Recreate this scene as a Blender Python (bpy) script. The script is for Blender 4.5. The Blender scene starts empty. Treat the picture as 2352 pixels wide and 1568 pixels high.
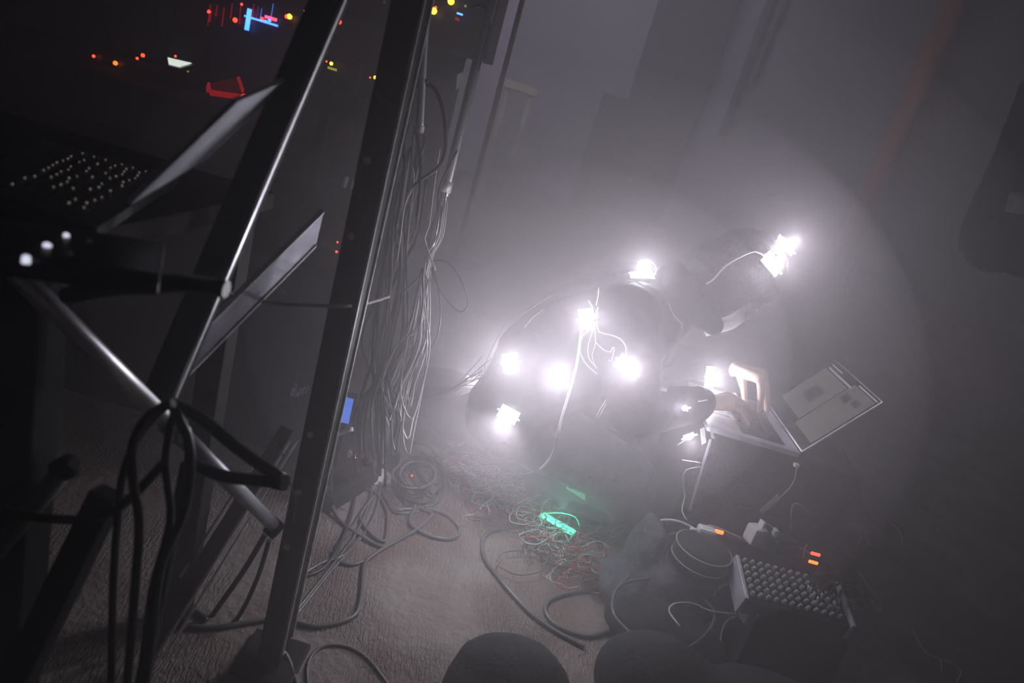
import bpy, bmesh, math, random
from mathutils import Vector, Matrix, Quaternion
V = Vector
rnd = random.Random(7)
C = bpy.context.scene.collection
S = bpy.context.scene
# ------------------------------------------------------------------ camera, world, exposure
CAM_H, PITCH, F_PX = 1.15, math.radians(18), 1568.0
ca, cb = .2857, .9583
FW = V((0, math.cos(PITCH), -math.sin(PITCH))); U0 = V((0, math.sin(PITCH), math.cos(PITCH))); R0 = V((1, 0, 0))
RC = cb*R0 + ca*U0; UC = -ca*R0 + cb*U0
cam_d = bpy.data.cameras.new('camera'); cam = bpy.data.objects.new('camera', cam_d); C.objects.link(cam)
cam_d.sensor_width = 36; cam_d.lens = 24; cam_d.clip_start = .02; cam_d.clip_end = 100
m = Matrix((RC, UC, -FW)).transposed().to_4x4(); m.translation = V((0, 0, CAM_H)); cam.matrix_world = m
cam_d.dof.use_dof = True; cam_d.dof.focus_distance = 1.95; cam_d.dof.aperture_fstop = 4.0
S.camera = cam
S.view_settings.view_transform = 'Standard'; S.view_settings.look = 'None'; S.view_settings.gamma = 1
S.view_settings.use_curve_mapping = False
S.view_settings.exposure = 0.0
S.cycles.use_denoising = True
S.cycles.volume_bounces = 1; S.cycles.transparent_max_bounces = 12; S.cycles.max_bounces = 3; S.cycles.diffuse_bounces = 2; S.cycles.glossy_bounces = 2
S.cycles.use_adaptive_sampling = True; S.cycles.adaptive_threshold = .12; S.cycles.adaptive_min_samples = 8; S.cycles.sample_clamp_indirect = 4
w = bpy.data.worlds.new('world'); S.world = w; w.use_nodes = True
w.node_tree.nodes['Background'].inputs[0].default_value = (.5, .45, .6, 1); w.node_tree.nodes['Background'].inputs[1].default_value = 0.0
LED_W = 1.38           # watts of one LED lamp
HAZE = 0.085; HAZE_G = 0.45
def area(name, loc, target, size, power, color):
    l = bpy.data.lights.new(name, 'AREA'); l.energy = power; l.size = size; l.color = color
    o = bpy.data.objects.new(name, l); C.objects.link(o); o.location = loc
    o.rotation_euler = (V(target)-V(loc)).to_track_quat('-Z', 'Y').to_euler(); return o
area('added_wall_fill', (-.3, 8.0, 4.8), (.2, 11.9, 1.0), 3.0, 185, (.88, .80, 1.0))  # unseen lamp added to brighten the back wall and the haze there
# ------------------------------------------------------------------ pixel -> world helpers (real distances given)
def ray(px, py):
    return FW + RC*((px-1176)/F_PX) - UC*((py-784)/F_PX)
def W(px, py, Y):
    d = ray(px, py); return V((0, 0, CAM_H)) + d*(Y/d.y)
def G(px, py, z=0.0):
    d = ray(px, py); return V((0, 0, CAM_H)) + d*((z-CAM_H)/d.z)
# ------------------------------------------------------------------ materials
MATS = {}
def mat(name, col, rough=.6, metal=0, emit=None, es=0, noise=0, nscale=20, bump=0, bscale=80, spec=.5, sheen=0, col2=None):
    if name in MATS: return MATS[name]
    M = bpy.data.materials.new(name); M.use_nodes = True; nt = M.node_tree; b = nt.nodes['Principled BSDF']
    b.inputs['Base Color'].default_value = (*col, 1); b.inputs['Roughness'].default_value = rough; b.inputs['Metallic'].default_value = metal
    b.inputs['Specular IOR Level'].default_value = spec
    if sheen: b.inputs['Sheen Weight'].default_value = sheen
    if emit: b.inputs['Emission Color'].default_value = (*emit, 1); b.inputs['Emission Strength'].default_value = es
    tc = nt.nodes.new('ShaderNodeTexCoord')
    if noise or col2:
        n = nt.nodes.new('ShaderNodeTexNoise'); n.inputs['Scale'].default_value = nscale; n.inputs['Detail'].default_value = 5
        nt.links.new(tc.outputs['Object'], n.inputs['Vector'])
        r = nt.nodes.new('ShaderNodeValToRGB'); r.color_ramp.elements[0].position = .35; r.color_ramp.elements[1].position = .65
        c2 = col2 or tuple(min(1, c*(1+noise)) for c in col); c1 = col if col2 else tuple(c*(1-noise) for c in col)
        r.color_ramp.elements[0].color = (*c1, 1); r.color_ramp.elements[1].color = (*c2, 1)
        nt.links.new(n.outputs['Fac'], r.inputs['Fac']); nt.links.new(r.outputs['Color'], b.inputs['Base Color'])
    if bump:
        n = nt.nodes.new('ShaderNodeTexNoise'); n.inputs['Scale'].default_value = bscale; n.inputs['Detail'].default_value = 4
        nt.links.new(tc.outputs['Object'], n.inputs['Vector'])
        bp = nt.nodes.new('ShaderNodeBump'); bp.inputs['Strength'].default_value = bump; bp.inputs['Distance'].default_value = .01
        nt.links.new(n.outputs['Fac'], bp.inputs['Height']); nt.links.new(bp.outputs['Normal'], b.inputs['Normal'])
    MATS[name] = M; return M
m_blackmetal = mat('black painted steel', (.010, .009, .009), .6, 0, noise=.3, nscale=14, bump=.1, spec=.2)
m_steel = mat('bare steel', (.92, .91, .95), .36, .9, noise=.06, nscale=9, bump=.04)
m_alu = mat('brushed aluminium', (.62, .62, .68), .4, .35, noise=.18, nscale=16)
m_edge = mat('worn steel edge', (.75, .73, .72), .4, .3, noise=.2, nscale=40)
m_blackplastic = mat('black plastic', (.015, .015, .016), .45)
m_jacket = mat('black nylon jacket', (.009, .009, .012), .75, bump=.35, bscale=30, spec=.12)
m_trouser = mat('dark cotton trousers', (.03, .03, .034), .85, bump=.3, bscale=120, sheen=.2)
m_denim = mat('washed grey denim', (.07, .07, .085), .9, noise=.25, nscale=60, bump=.3, bscale=160)
m_skin = mat('skin', (.80, .58, .49), .55, noise=.06, nscale=40)
m_hair = mat('black hair', (.012, .011, .012), .6, bump=.5, bscale=150)
m_white = mat('white plastic', (.75, .74, .76), .4)
m_cloth = mat('white cloth', (.78, .76, .78), .9, bump=.2, bscale=90)
m_bag = mat('black bag fabric', (.014, .014, .015), .9, bump=.35, bscale=120)
m_case = mat('black carpeted case', (.02, .018, .018), .95, noise=.25, nscale=60, bump=.3, bscale=220)
m_cable = mat('grey rubber cable', (.11, .105, .108), .3)
m_cableb = mat('black rubber cable', (.02, .02, .02), .4)
m_cablew = mat('white rubber cable', (.68, .66, .68), .45)
m_cablel = mat('light grey cable', (.48, .46, .47), .35)
m_wireb = mat('brown wire', (.13, .045, .04), .4)
m_wirer = mat('red wire', (.5, .07, .06), .5)
m_wireg = mat('grey wire', (.5, .47, .47), .4)
m_led = mat('white LED light', (1, 1, 1), .5, emit=(.93, .92, 1), es=40)
m_pcb = mat('white circuit board', (.7, .7, .7), .5)
m_green = mat('green LED light', (.1, 1, .6), .5, emit=(.08, 1, .55), es=9)
m_greens = mat('green lit sleeve', (.2, .8, .6), .3, emit=(.06, .7, .42), es=1.0)
m_red = mat('red indicator', (.8, .05, .03), .4, emit=(1, .05, .02), es=5)
m_orange = mat('orange neon switch', (.9, .2, .05), .4, emit=(1, .16, .02), es=3.5)
m_amber = mat('amber indicator', (.9, .6, .1), .4, emit=(1, .55, .05), es=4)
m_blue = mat('blue indicator', (.1, .2, .9), .4, emit=(.05, .2, 1), es=6)
m_bluescr = mat('blue lit screen', (.1, .2, .6), .3, emit=(.10, .24, .95), es=.9)
m_whitescr = mat('white lit screen', (.9, .9, .9), .3, emit=(.85, .95, .85), es=1.2)
m_yellow = mat('yellow green indicator', (.6, .7, .1), .4, emit=(.4, .45, .05), es=.6)
m_redacr = mat('red acrylic', (.5, .02, .02), .3, emit=(1, .01, .02), es=.3)
m_dark = mat('dark desk board', (.022, .018, .016), .75, spec=.2, noise=.35, nscale=7, bump=.15, bscale=40)
m_label = mat('cream label', (.6, .57, .5), .8, noise=.1, nscale=60)
m_gold = mat('black keycap', (.05, .047, .045), .22, spec=1.0)
m_wallm = mat('grey plaster', (.3, .29, .33), .9, noise=.08, nscale=1.3, bump=.1, bscale=20)
m_pillar = mat('dark plaster', (.06, .055, .05), .9, noise=.1, nscale=2)
m_pipebrown = mat('brown painted pipe', (.42, .13, .02), .6, noise=.15, nscale=5)
m_pipedark = mat('dark conduit', (.08, .075, .08), .5)
m_curtain = mat('black curtain cloth', (.012, .011, .012), .95, bump=.2, bscale=30)
m_wood = mat('pale timber', (.5, .45, .36), .8, noise=.15, nscale=12)

# floor: concrete with broom lines
M = bpy.data.materials.new('worn concrete floor'); M.use_nodes = True; nt = M.node_tree; L = nt.links; b = nt.nodes['Principled BSDF']
tc = nt.nodes.new('ShaderNodeTexCoord')
n1 = nt.nodes.new('ShaderNodeTexNoise'); n1.inputs['Scale'].default_value = 5; n1.inputs['Detail'].default_value = 8; L.new(tc.outputs['Object'], n1.inputs['Vector'])
cr = nt.nodes.new('ShaderNodeValToRGB'); e = cr.color_ramp.elements; e[0].position = .3; e[0].color = (.145, .10, .08, 1); e[1].position = .7; e[1].color = (.26, .235, .215, 1)
L.new(n1.outputs['Fac'], cr.inputs['Fac']); L.new(cr.outputs['Color'], b.inputs['Base Color']); b.inputs['Roughness'].default_value = .8
mp = nt.nodes.new('ShaderNodeMapping'); mp.inputs['Rotation'].default_value = (0, 0, math.radians(-32)); mp.inputs['Scale'].default_value = (1, .3, 1); L.new(tc.outputs['Object'], mp.inputs['Vector'])
wv = nt.nodes.new('ShaderNodeTexWave'); wv.inputs['Scale'].default_value = 34; wv.inputs['Distortion'].default_value = 9; wv.inputs['Detail'].default_value = 3; wv.inputs['Detail Scale'].default_value = 4; L.new(mp.outputs['Vector'], wv.inputs['Vector'])
n2 = nt.nodes.new('ShaderNodeTexNoise'); n2.inputs['Scale'].default_value = 45; n2.inputs['Detail'].default_value = 8; L.new(tc.outputs['Object'], n2.inputs['Vector'])
n3 = nt.nodes.new('ShaderNodeTexNoise'); n3.inputs['Scale'].default_value = 4; L.new(tc.outputs['Object'], n3.inputs['Vector'])
mul = nt.nodes.new('ShaderNodeMath'); mul.operation = 'MULTIPLY'; L.new(wv.outputs['Fac'], mul.inputs[0]); r3 = nt.nodes.new('ShaderNodeMapRange'); r3.inputs[1].default_value = .42; r3.inputs[2].default_value = .68; r3.inputs[4].default_value = .7; L.new(n3.outputs['Fac'], r3.inputs[0]); L.new(r3.outputs[0], mul.inputs[1])
add = nt.nodes.new('ShaderNodeMath'); add.operation = 'ADD'; L.new(mul.outputs[0], add.inputs[0]); L.new(n2.outputs['Fac'], add.inputs[1])
bp = nt.nodes.new('ShaderNodeBump'); bp.inputs['Strength'].default_value = .8; bp.inputs['Distance'].default_value = .010
L.new(add.outputs[0], bp.inputs['Height']); L.new(bp.outputs['Normal'], b.inputs['Normal']); m_floor = M
# ------------------------------------------------------------------ object helpers
def link(name, me, parent=None):
    o = bpy.data.objects.new(name, me); C.objects.link(o)
    if parent is not None: o.parent = parent; o.matrix_parent_inverse = parent.matrix_world.inverted()
    return o
def tag(o, label, cat, group=None, kind=None):
    if label: o['label'] = label
    if cat: o['category'] = cat
    if group: o['group'] = group
    if kind: o['kind'] = kind
    return o
def empty(name, loc, label, cat, group=None, rot=None):
    o = bpy.data.objects.new(name, None); C.objects.link(o); o.empty_display_size = .05
    mm = (rot.to_4x4() if rot else Matrix.Identity(4)); mm.translation = V(loc); o.matrix_world = mm
    return tag(o, label, cat, group)
def struct(o, label=None):
    o['kind'] = 'structure'
    if label: o['label'] = label
    return o
class MB:
    def __init__(s): s.v = []; s.f = []; s.mi = []
    def add(s, vs, fs, mi=0):
        n = len(s.v); s.v += [tuple(x) for x in vs]; s.f += [tuple(i+n for i in f) for f in fs]; s.mi += [mi]*len(fs); return s
    def box(s, c, size, R=None, mi=0, taper=1.0, ch=0.0):
        c = V(c); hx, hy, hz = [q/2 for q in size]
        if ch > 0:   # chamfered box
            k = min(ch, hx*.9, hy*.9, hz*.9); bm = bmesh.new(); bmesh.ops.create_cube(bm, size=1)
            for v in bm.verts: v.co = V((v.co.x*2*hx, v.co.y*2*hy, v.co.z*2*hz))
            bmesh.ops.bevel(bm, geom=bm.edges[:], offset=k, segments=2, affect='EDGES', profile=.6)
            vs = [(R @ v.co if R else v.co)+c for v in bm.verts]; fs = [[v.index for v in f.verts] for f in bm.faces]; bm.free()
            return s.add(vs, fs, mi)
        vs = []
        for z in (-1, 1):
            t = taper if z > 0 else 1
            for x, y in ((-1, -1), (1, -1), (1, 1), (-1, 1)):
                p = V((x*hx*t, y*hy*t, z*hz)); vs.append((R @ p if R else p)+c)
        return s.add(vs, [(3, 2, 1, 0), (4, 5, 6, 7), (0, 1, 5, 4), (1, 2, 6, 5), (2, 3, 7, 6), (3, 0, 4, 7)], mi)
    def bar(s, a, b, wx, wy, side=None, mi=0, ch=0.0):   # rectangular bar from a to b
        a, b = V(a), V(b); d = (b-a); z = d.normalized(); x = (V(side) if side else V((0, 1, 0)).cross(z)); x = (x - z*x.dot(z)).normalized(); y = z.cross(x)
        R = Matrix((x, y, z)).transposed(); return s.box((a+b)/2, (wx, wy, d.length), R, mi, ch=ch)
    def tube(s, pts, r, n=6, mi=0, cap=True):
        pts = [V(p) for p in pts]; N = len(pts); vs = []; fs = []
        rr = r if isinstance(r, (list, tuple)) else [r]*N
        t0 = (pts[1]-pts[0]).normalized(); x = t0.orthogonal().normalized()
        for i, p in enumerate(pts):
            t = (pts[min(i+1, N-1)]-pts[max(i-1, 0)])
            t = t.normalized() if t.length > 1e-9 else t0
            x = x - t*x.dot(t); x = x.normalized() if x.length > 1e-6 else t.orthogonal().normalized(); y = t.cross(x)
            for k in range(n):
                a = 2*math.pi*k/n; vs.append(p+(x*math.cos(a)+y*math.sin(a))*rr[i])
        for i in range(N-1):
            for k in range(n): fs.append((i*n+k, i*n+(k+1) % n, (i+1)*n+(k+1) % n, (i+1)*n+k))
        if cap: fs.append(tuple(range(n-1, -1, -1))); fs.append(tuple((N-1)*n+k for k in range(n)))
        return s.add(vs, fs, mi)
    def lathe(s, c, prof, n=20, R=None, mi=0):
        c = V(c); vs = []; fs = []
        for r, z in prof:
            for k in range(n):
                a = 2*math.pi*k/n; p = V((r*math.cos(a), r*math.sin(a), z)); vs.append((R @ p if R else p)+c)
        for i in range(len(prof)-1):
            for k in range(n): fs.append((i*n+k, i*n+(k+1) % n, (i+1)*n+(k+1) % n, (i+1)*n+k))
        fs.append(tuple(range(n-1, -1, -1))); fs.append(tuple((len(prof)-1)*n+k for k in range(n)))
        return s.add(vs, fs, mi)
    def build(s, name, mats, parent=None, smooth=False, label=None):
        me = bpy.data.meshes.new(name); me.from_pydata(s.v, [], s.f)
        for q in (mats if isinstance(mats, (list, tuple)) else [mats]): me.materials.append(q)
        me.polygons.foreach_set('material_index', s.mi)
        if smooth: me.polygons.foreach_set('use_smooth', [len(p.vertices) <= 4 for p in me.polygons])
        me.update(); o = link(name, me, parent)
        if label: o['label'] = label
        return o
def spline(pts, step=.012, closed=False):
    pts = [V(p) for p in pts]; out = []
    n = len(pts)
    for i in range(n-1):
        p0 = pts[max(i-1, 0)]; p1 = pts[i]; p2 = pts[i+1]; p3 = pts[min(i+2, n-1)]
        k = max(2, min(24, int((p2-p1).length/step)))
        for j in range(k):
            t = j/k; out.append(.5*((2*p1)+(p2-p0)*t+(2*p0-5*p1+4*p2-p3)*t*t+(3*p1-p0-3*p2+p3)*t**3))
    out.append(pts[-1]); return out
def cable(name, pts, r, m, label, cat='cable', group=None, n=7, step=.012, parent=None):
    o = MB().tube(spline(pts, step), r, n).build(name, m, parent, True)
    return tag(o, label, cat, group) if parent is None else o
def blob(name, parts, vox, m, parent=None, smooth=4, disp=0, dsize=.1, label=None, flat=None):
    """one continuous surface: the union of tapered capsules and ellipsoids, remeshed"""
    mb = MB()
    for p in parts:
        if p[0] == 'c':
            a, ra, b_, rb = V(p[1]), p[2], V(p[3]), p[4]; d = b_-a; Ln = max(d.length, 1e-5); z = d.normalized(); x = z.orthogonal().normalized(); y = z.cross(x)
            R = Matrix((x, y, z)).transposed(); prof = [(ra*math.sin(t), -ra*math.cos(t)) for t in [math.pi/2*q/5 for q in range(0, 6)]]
            prof += [(ra+(rb-ra)*q/4, Ln*q/4) for q in range(1, 4)] + [(rb*math.cos(t), Ln+rb*math.sin(t)) for t in [math.pi/2*q/5 for q in range(0, 6)]]
            prof[0] = (1e-4, -ra); prof[-1] = (1e-4, Ln+rb)
            mb.lathe(a, prof, 16, R)
        else:
            c, rad, R = V(p[1]), V(p[2]), (p[3] if len(p) > 3 else Matrix.Identity(3))
            R2 = R @ Matrix.Diagonal(rad)
            prof = [(max(math.sin(math.pi*q/14), 1e-4), -math.cos(math.pi*q/14)) for q in range(15)]
            mb.lathe(c, prof, 20, R2)
    me = bpy.data.meshes.new(name+'_src'); me.from_pydata(mb.v, [], mb.f); me.update()
    o = bpy.data.objects.new(name, me); C.objects.link(o)
    r = o.modifiers.new('r', 'REMESH'); r.mode = 'VOXEL'; r.voxel_size = vox; r.use_smooth_shade = True
    s = o.modifiers.new('s', 'SMOOTH'); s.iterations = smooth; s.factor = .6
    if disp:
        t = bpy.data.textures.new(name, 'CLOUDS'); t.noise_scale = dsize; t.noise_depth = 2
        dm = o.modifiers.new('d', 'DISPLACE'); dm.texture = t; dm.strength = disp; dm.mid_level = .5; dm.texture_coords = 'GLOBAL'
    dg = bpy.context.evaluated_depsgraph_get(); me2 = bpy.data.meshes.new_from_object(o.evaluated_get(dg)); me2.name = name
    o.modifiers.clear(); o.data = me2; bpy.data.meshes.remove(me); me2.materials.clear(); me2.materials.append(m)
    me2.polygons.foreach_set('use_smooth', [True]*len(me2.polygons))
    if flat is not None:
        for v in me2.vertices:
            if v.co.z < flat: v.co.z = flat
    if parent is not None: o.parent = parent; o.matrix_parent_inverse = parent.matrix_world.inverted()
    if label: o['label'] = label
    return o
def rotz(a): return Matrix.Rotation(a, 3, 'Z')
def dirs(z, hint=(0, 0, 1)):   # 3x3 with local z along z, local y towards hint
    z = V(z).normalized(); y = V(hint); y = (y-z*y.dot(z)).normalized(); x = y.cross(z); return Matrix((x, y, z)).transposed()

# ------------------------------------------------------------------ setting
X0, X1, Y0, Y1, ZC = -7.0, 8.0, -2.0, 11.9, 5.0
struct(MB().box(((X0+X1)/2, (Y0+Y1)/2, -.05), (X1-X0, Y1-Y0, .1)).build('floor', m_floor), 'worn concrete floor with rough broom lines')
struct(MB().box(((X0+X1)/2, (Y0+Y1)/2, ZC+.05), (X1-X0, Y1-Y0, .1)).build('ceiling', m_pillar))
struct(MB().box(((X0+X1)/2, Y1+.05, ZC/2), (X1-X0, .1, ZC)).build('wall_back', m_wallm))
struct(MB().box((X0-.05, (Y0+Y1)/2, ZC/2), (.1, Y1-Y0, ZC)).build('wall_left', m_wallm))
struct(MB().box((X1+.05, (Y0+Y1)/2, ZC/2), (.1, Y1-Y0, ZC)).build('wall_right', m_wallm))
struct(MB().box(((X0+X1)/2, Y0-.05, ZC/2), (X1-X0, .1, ZC)).build('wall_front', m_wallm))
# pillar on the back wall: shaft and wider foot
t = struct(MB().box((1.25, Y1-.15, 3.4), (1.15, .3, 3.2), ch=.02).build('trim_1', m_pillar), 'dark pillar shaft on the back wall')
t = struct(MB().box((1.02, Y1-.2, .9), (1.5, .4, 1.8), ch=.02).build('trim_2', m_pillar), 'wider dark foot of the pillar')
struct(MB().box((-1.6, Y1-.1, 2.5), (.42, .2, 5.0), ch=.01).build('trim_3', mat('pale post paint', (.42, .38, .46), .7)), 'pale narrow pier on the back wall')
tag(MB().tube([(2.31, Y1-.12, 5), (2.31, Y1-.12, 1.7)], .07, 12).tube([(2.55, Y1-.1, 5), (2.50, Y1-.1, 2.6)], .03, 8).build('conduit_pipe', m_pipedark, None, True), 'thin dark conduit running down the back wall beside the pillar', 'pipe')
t = empty('wall_pipe', (4.83, Y1-.3, 0), 'tall brown orange painted pipe standing against the back wall', 'pipe')
MB().tube([(4.83, Y1-.3, .0), (4.83, Y1-.3, 5)], .17, 20).build('pipe_shaft', m_pipebrown, t, True)
for z in (1.6, 3.2): MB().lathe((4.83, Y1-.3, z), [(.17, -.04), (.2, -.04), (.2, .04), (.17, .04)], 20).build('pipe_bracket', m_pipebrown, t)
# haze: one thin homogeneous body of stage smoke filling the hall
hm = bpy.data.materials.new('stage haze'); hm.use_nodes = True; nt = hm.node_tree; nt.nodes.remove(nt.nodes['Principled BSDF'])
vs = nt.nodes.new('ShaderNodeVolumeScatter'); vs.inputs['Color'].default_value = (1, .945, .985, 1); vs.inputs['Density'].default_value = HAZE; vs.inputs['Anisotropy'].default_value = HAZE_G
nt.links.new(vs.outputs[0], nt.nodes['Material Output'].inputs['Volume'])
CL = ((.17, 1.85, .62), ((1.5, .05), (1.18, .09), (.88, .20), (.58, .30)))
for k, (rad, den) in enumerate(CL[1]):   # nested smoke added to strengthen glow and veil, thickening towards the middle
    cm = hm.copy(); cm.node_tree.nodes['Volume Scatter'].inputs['Density'].default_value = den
    prof = [(rad*max(math.sin(math.pi*q/24), 1e-4), -rad*.8*math.cos(math.pi*q/24)) for q in range(25)]
    o = MB().lathe(CL[0], prof, 48).build('added_glow_smoke', cm); tag(o, ['faint outermost body', 'soft outer body', 'thicker inner body', 'densest core'][k]+' of the smoke added for glow round the crouching person', 'haze', kind='stuff')
hz = MB().box(((X0+X1)/2, (Y0+Y1)/2, ZC/2), (X1-X0+.3, Y1-Y0+.3, ZC+.3)).build('haze', hm); tag(hz, 'thin stage smoke filling the whole dark hall', 'haze', kind='stuff')

# far: black drape behind the equipment (folds)
mb = MB(); N = 90; xs = [-6.6+(6.6-.95)*i/N for i in range(N+1)]
vs = []; fs = []
for i, x in enumerate(xs):
    y = 5.6+.07*math.sin(i*.9)+.03*math.sin(i*2.3)
    vs += [(x, y, .02), (x, y, 4.6), (x, y+.02, 4.6), (x, y+.02, .02)]
for i in range(N):
    a = i*4; c = a+4
    fs += [(a, c, c+1, a+1), (a+1, c+1, c+2, a+2), (a+2, c+2, c+3, a+3), (a+3, c+3, c, a)]
mb.add(vs, fs); tag(mb.build('stage_curtain', m_curtain, None, True), 'black pleated drape hanging behind the equipment desks', 'curtain')
# far trestle left of the pillar
t = empty('wooden_trestle', (-.9, 9.0, 0), 'pale timber trestle standing faintly in the haze far behind the cables', 'trestle')
a = W(1160, 190, 9.0); c = W(1225, 212, 9.0)
MB().bar(a, c+V((.06, 0, 0)), .09, .12, ch=.006).build('top_rail', m_wood, t)
for x in (a.x+.05, c.x-.02):
    MB().bar((x, 9.0, a.z), (x, 9.0, 0), .07, .07, ch=.004).build('leg', m_wood, t)
MB().bar((a.x, 9.0, .5), (c.x, 9.0, .5), .04, .04, ch=.003).build('cross_rail', m_wood, t)

# ------------------------------------------------------------------ equipment desks on the left
def desk(name, x0, x1, y0, y1, z, label, skirt=True):
    t = empty(name, ((x0+x1)/2, (y0+y1)/2, 0), label, 'desk')
    MB().box(((x0+x1)/2, (y0+y1)/2, z-.015), (x1-x0, y1-y0, .03), ch=.004).build('desk_top', m_dark, t)
    if skirt: MB().box(((x0+x1)/2, y0+.03, z/2-.01), (x1-x0-.04, .02, z-.05)).build('front_panel', m_dark, t)
    for sx in (x0+.04, x1-.04):
        for sy in (y0+.06, y1-.04): MB().box((sx, sy, (z-.03)/2), (.045, .045, z-.03), ch=.003).build('leg', m_blackmetal, t)
    return t
desk('equipment_desk', -2.1, -.44, 1.78, 2.9, .62, 'long dark desk behind the rack posts carrying small equipment')
desk('far_desk', -4.6, -1.3, 3.7, 5.2, .72, 'far dark desk below the red and white indicator lights')
near = desk('laptop_desk', -1.6, -.46, .60, 1.15, .912, 'near dark desk at the left edge carrying the blurred laptop', False)

def led_box(name, c, size, leds, label, cat='mixer', group=None, screens=()):
    t = empty(name, (c[0], c[1], c[2]-size[2]/2), label, cat, group)
    MB().box(c, size, ch=.006).build('casing', m_blackplastic, t)
    for (p, r, mm, nm) in leds:
        MB().lathe(p, [(r, -r*.6), (r, 0), (r*.7, r*.5), (r*.2, r*.7)], 10, dirs((V((0, 0, 1.15))-V(p)))).build(nm, mm, t)
    for (p, sz, mm, nm) in screens:
        MB().box(p, sz, dirs((V((0, 0, 1.15))-V(p)))).build(nm, mm, t)
    return t
def on(px, py, Y, r, mm, nm='indicator_light'): return (W(px, py, Y), r, mm, nm)
Yk = 4.2
c = W(290, 160, Yk+.2)
led_box('mixing_console', (c.x, c.y, c.z-.02), (1.0, .35, .22), [on(265, 145, Yk, .013, m_orange), on(215, 129, Yk, .009, m_red), on(315, 134, Yk, .008, m_red), on(328, 127, Yk, .011, m_red)], 'black console with a row of red indicator lights on the far desk', 'console')
t = empty('tablet', W(410, 144, 4.15), 'small tablet with a bright white screen on the far desk', 'tablet')
q = [W(385, 133, 4.35), W(440, 146, 4.2), W(412, 154, 4.0), W(388, 148, 4.1)]
zz = sum(p.z for p in q)/4
def slab(name, quad, th, mm, parent=None, lab=None):
    q = [V(p) for p in quad]; nrm = (q[1]-q[0]).cross(q[3]-q[0]).normalized()
    vs = q+[p-nrm*th for p in q]
    return MB().add(vs, [(0, 1, 2, 3), (7, 6, 5, 4), (0, 4, 5, 1), (1, 5, 6, 2), (2, 6, 7, 3), (3, 7, 4, 0)]).build(name, mm, parent, label=lab)
slab('screen', q, .004, m_whitescr, t)
cc = sum(q, V())/4
slab('tablet_case', [cc+(p-cc)*1.25+V((0, .012, -.012)) for p in q], .01, m_blackplastic, t)
MB().lathe(W(403, 129, 4.1), [(.007, 0), (.004, .006)], 8, dirs((0, -1, .2))).build('indicator_light', m_red, t)
MB().lathe(W(432, 164, 4.1), [(.007, 0), (.004, .006)], 8, dirs((0, -1, .2))).build('indicator_light', m_yellow, t)
# red acrylic box
q = [W(478, 195, 3.9), W(545, 180, 3.95), W(560, 224, 3.8), W(480, 212, 3.75)]
t = empty('acrylic_box', sum(q, V())/4, 'small clear red lit acrylic box right of the white tablet', 'box')
slab('back_panel', q, .006, mat('dim red acrylic', (.12, .01, .01), .3, emit=(1, .01, .01), es=.03), t)
for a, c in ((q[0], q[3]), (q[1], q[1].lerp(q[2], .7)), (q[3], q[2])): MB().bar(a, c, .03, .012).build('lit_edge', m_redacr, t)
for p_ in (q[2], q[3]): MB().bar(p_, (p_.x, p_.y, .72), .012, .012).build('foot', m_blackplastic, t)
MB().lathe(q[2], [(.02, 0), (.012, .012)], 10, dirs((0, -1, .2))).build('indicator_light', m_red, t)
# rack of colour lights far at the top
Yr = 5.0
def cl(px, py, r, mm): return (W(px, py, Yr), r, mm, 'indicator_light')
c = W(590, 30, Yr+.2)
t = led_box('synthesizer_rack', (c.x, c.y, c.z-.05), (1.0, .3, .45),
    [cl(540, 46, .016, m_red), cl(602, 43, .012, m_red), cl(610, 49, .011, m_blue), cl(619, 48, .011, m_blue), cl(629, 45, .01, m_red), cl(665, 38, .018, m_amber), cl(480, 27, .012, m_red), cl(555, 10, .009, m_red), cl(658, 38, .013, m_red), cl(700, 25, .006, m_red)],
    'black rack at the top edge covered in red and blue lights', 'rack', screens=[(W(570, 45, Yr), (.03, .14, .01), m_blue, 'light_bar'), (W(600, 48, Yr), (.22, .012, .01), m_blue, 'light_bar'), (W(622, 42, Yr), (.08, .02, .01), mat('pink indicator', (.9, .1, .4), .4, emit=(1, .1, .3), es=3), 'light_bar')])
for k in range(16):
    px = rnd.uniform(470, 660); py = rnd.uniform(20, 50)
    MB().box(W(px, py, Yr), (.006, rnd.uniform(.05, .13), .006), dirs((V((0, 0, 1.15))-W(px, py, Yr)))).build('light_streak', m_redacr if px < 590 or k % 3 else m_bluescr, t)
# stand for it
bz = c.z-.28
MB().bar((c.x-.3, c.y, bz), (c.x-.3, c.y, .72), .05, .05, ch=.004).build('leg', m_blackmetal, t); MB().bar((c.x+.3, c.y, bz), (c.x+.3, c.y, .72), .05, .05, ch=.004).build('leg', m_blackmetal, t)
# second light group at the top between posts
Yr = 3.4; c = W(1020, 22, Yr+.2)
t = led_box('effects_unit', (c.x-.1, c.y, c.z), (.75, .3, .35), [cl(996, 25, .016, m_amber), cl(1036, 3, .016, m_amber), cl(1001, 17, .006, m_red), cl(1069, 14, .006, m_yellow), cl(883, 5, .01, m_wireg)],
    'black effects unit with yellow lights behind the hanging cables at the top', 'rack', screens=[(W(1056, 32, Yr), (.028, .008, .006), m_blue, 'light_bar'), (W(1050, 44, Yr), (.02, .012, .006), m_redacr, 'light_bar')])
MB().bar((c.x-.1, c.y, c.z-.17), (c.x-.1, c.y, 0), .06, .06, ch=.004).build('leg', m_blackmetal, t)
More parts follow.
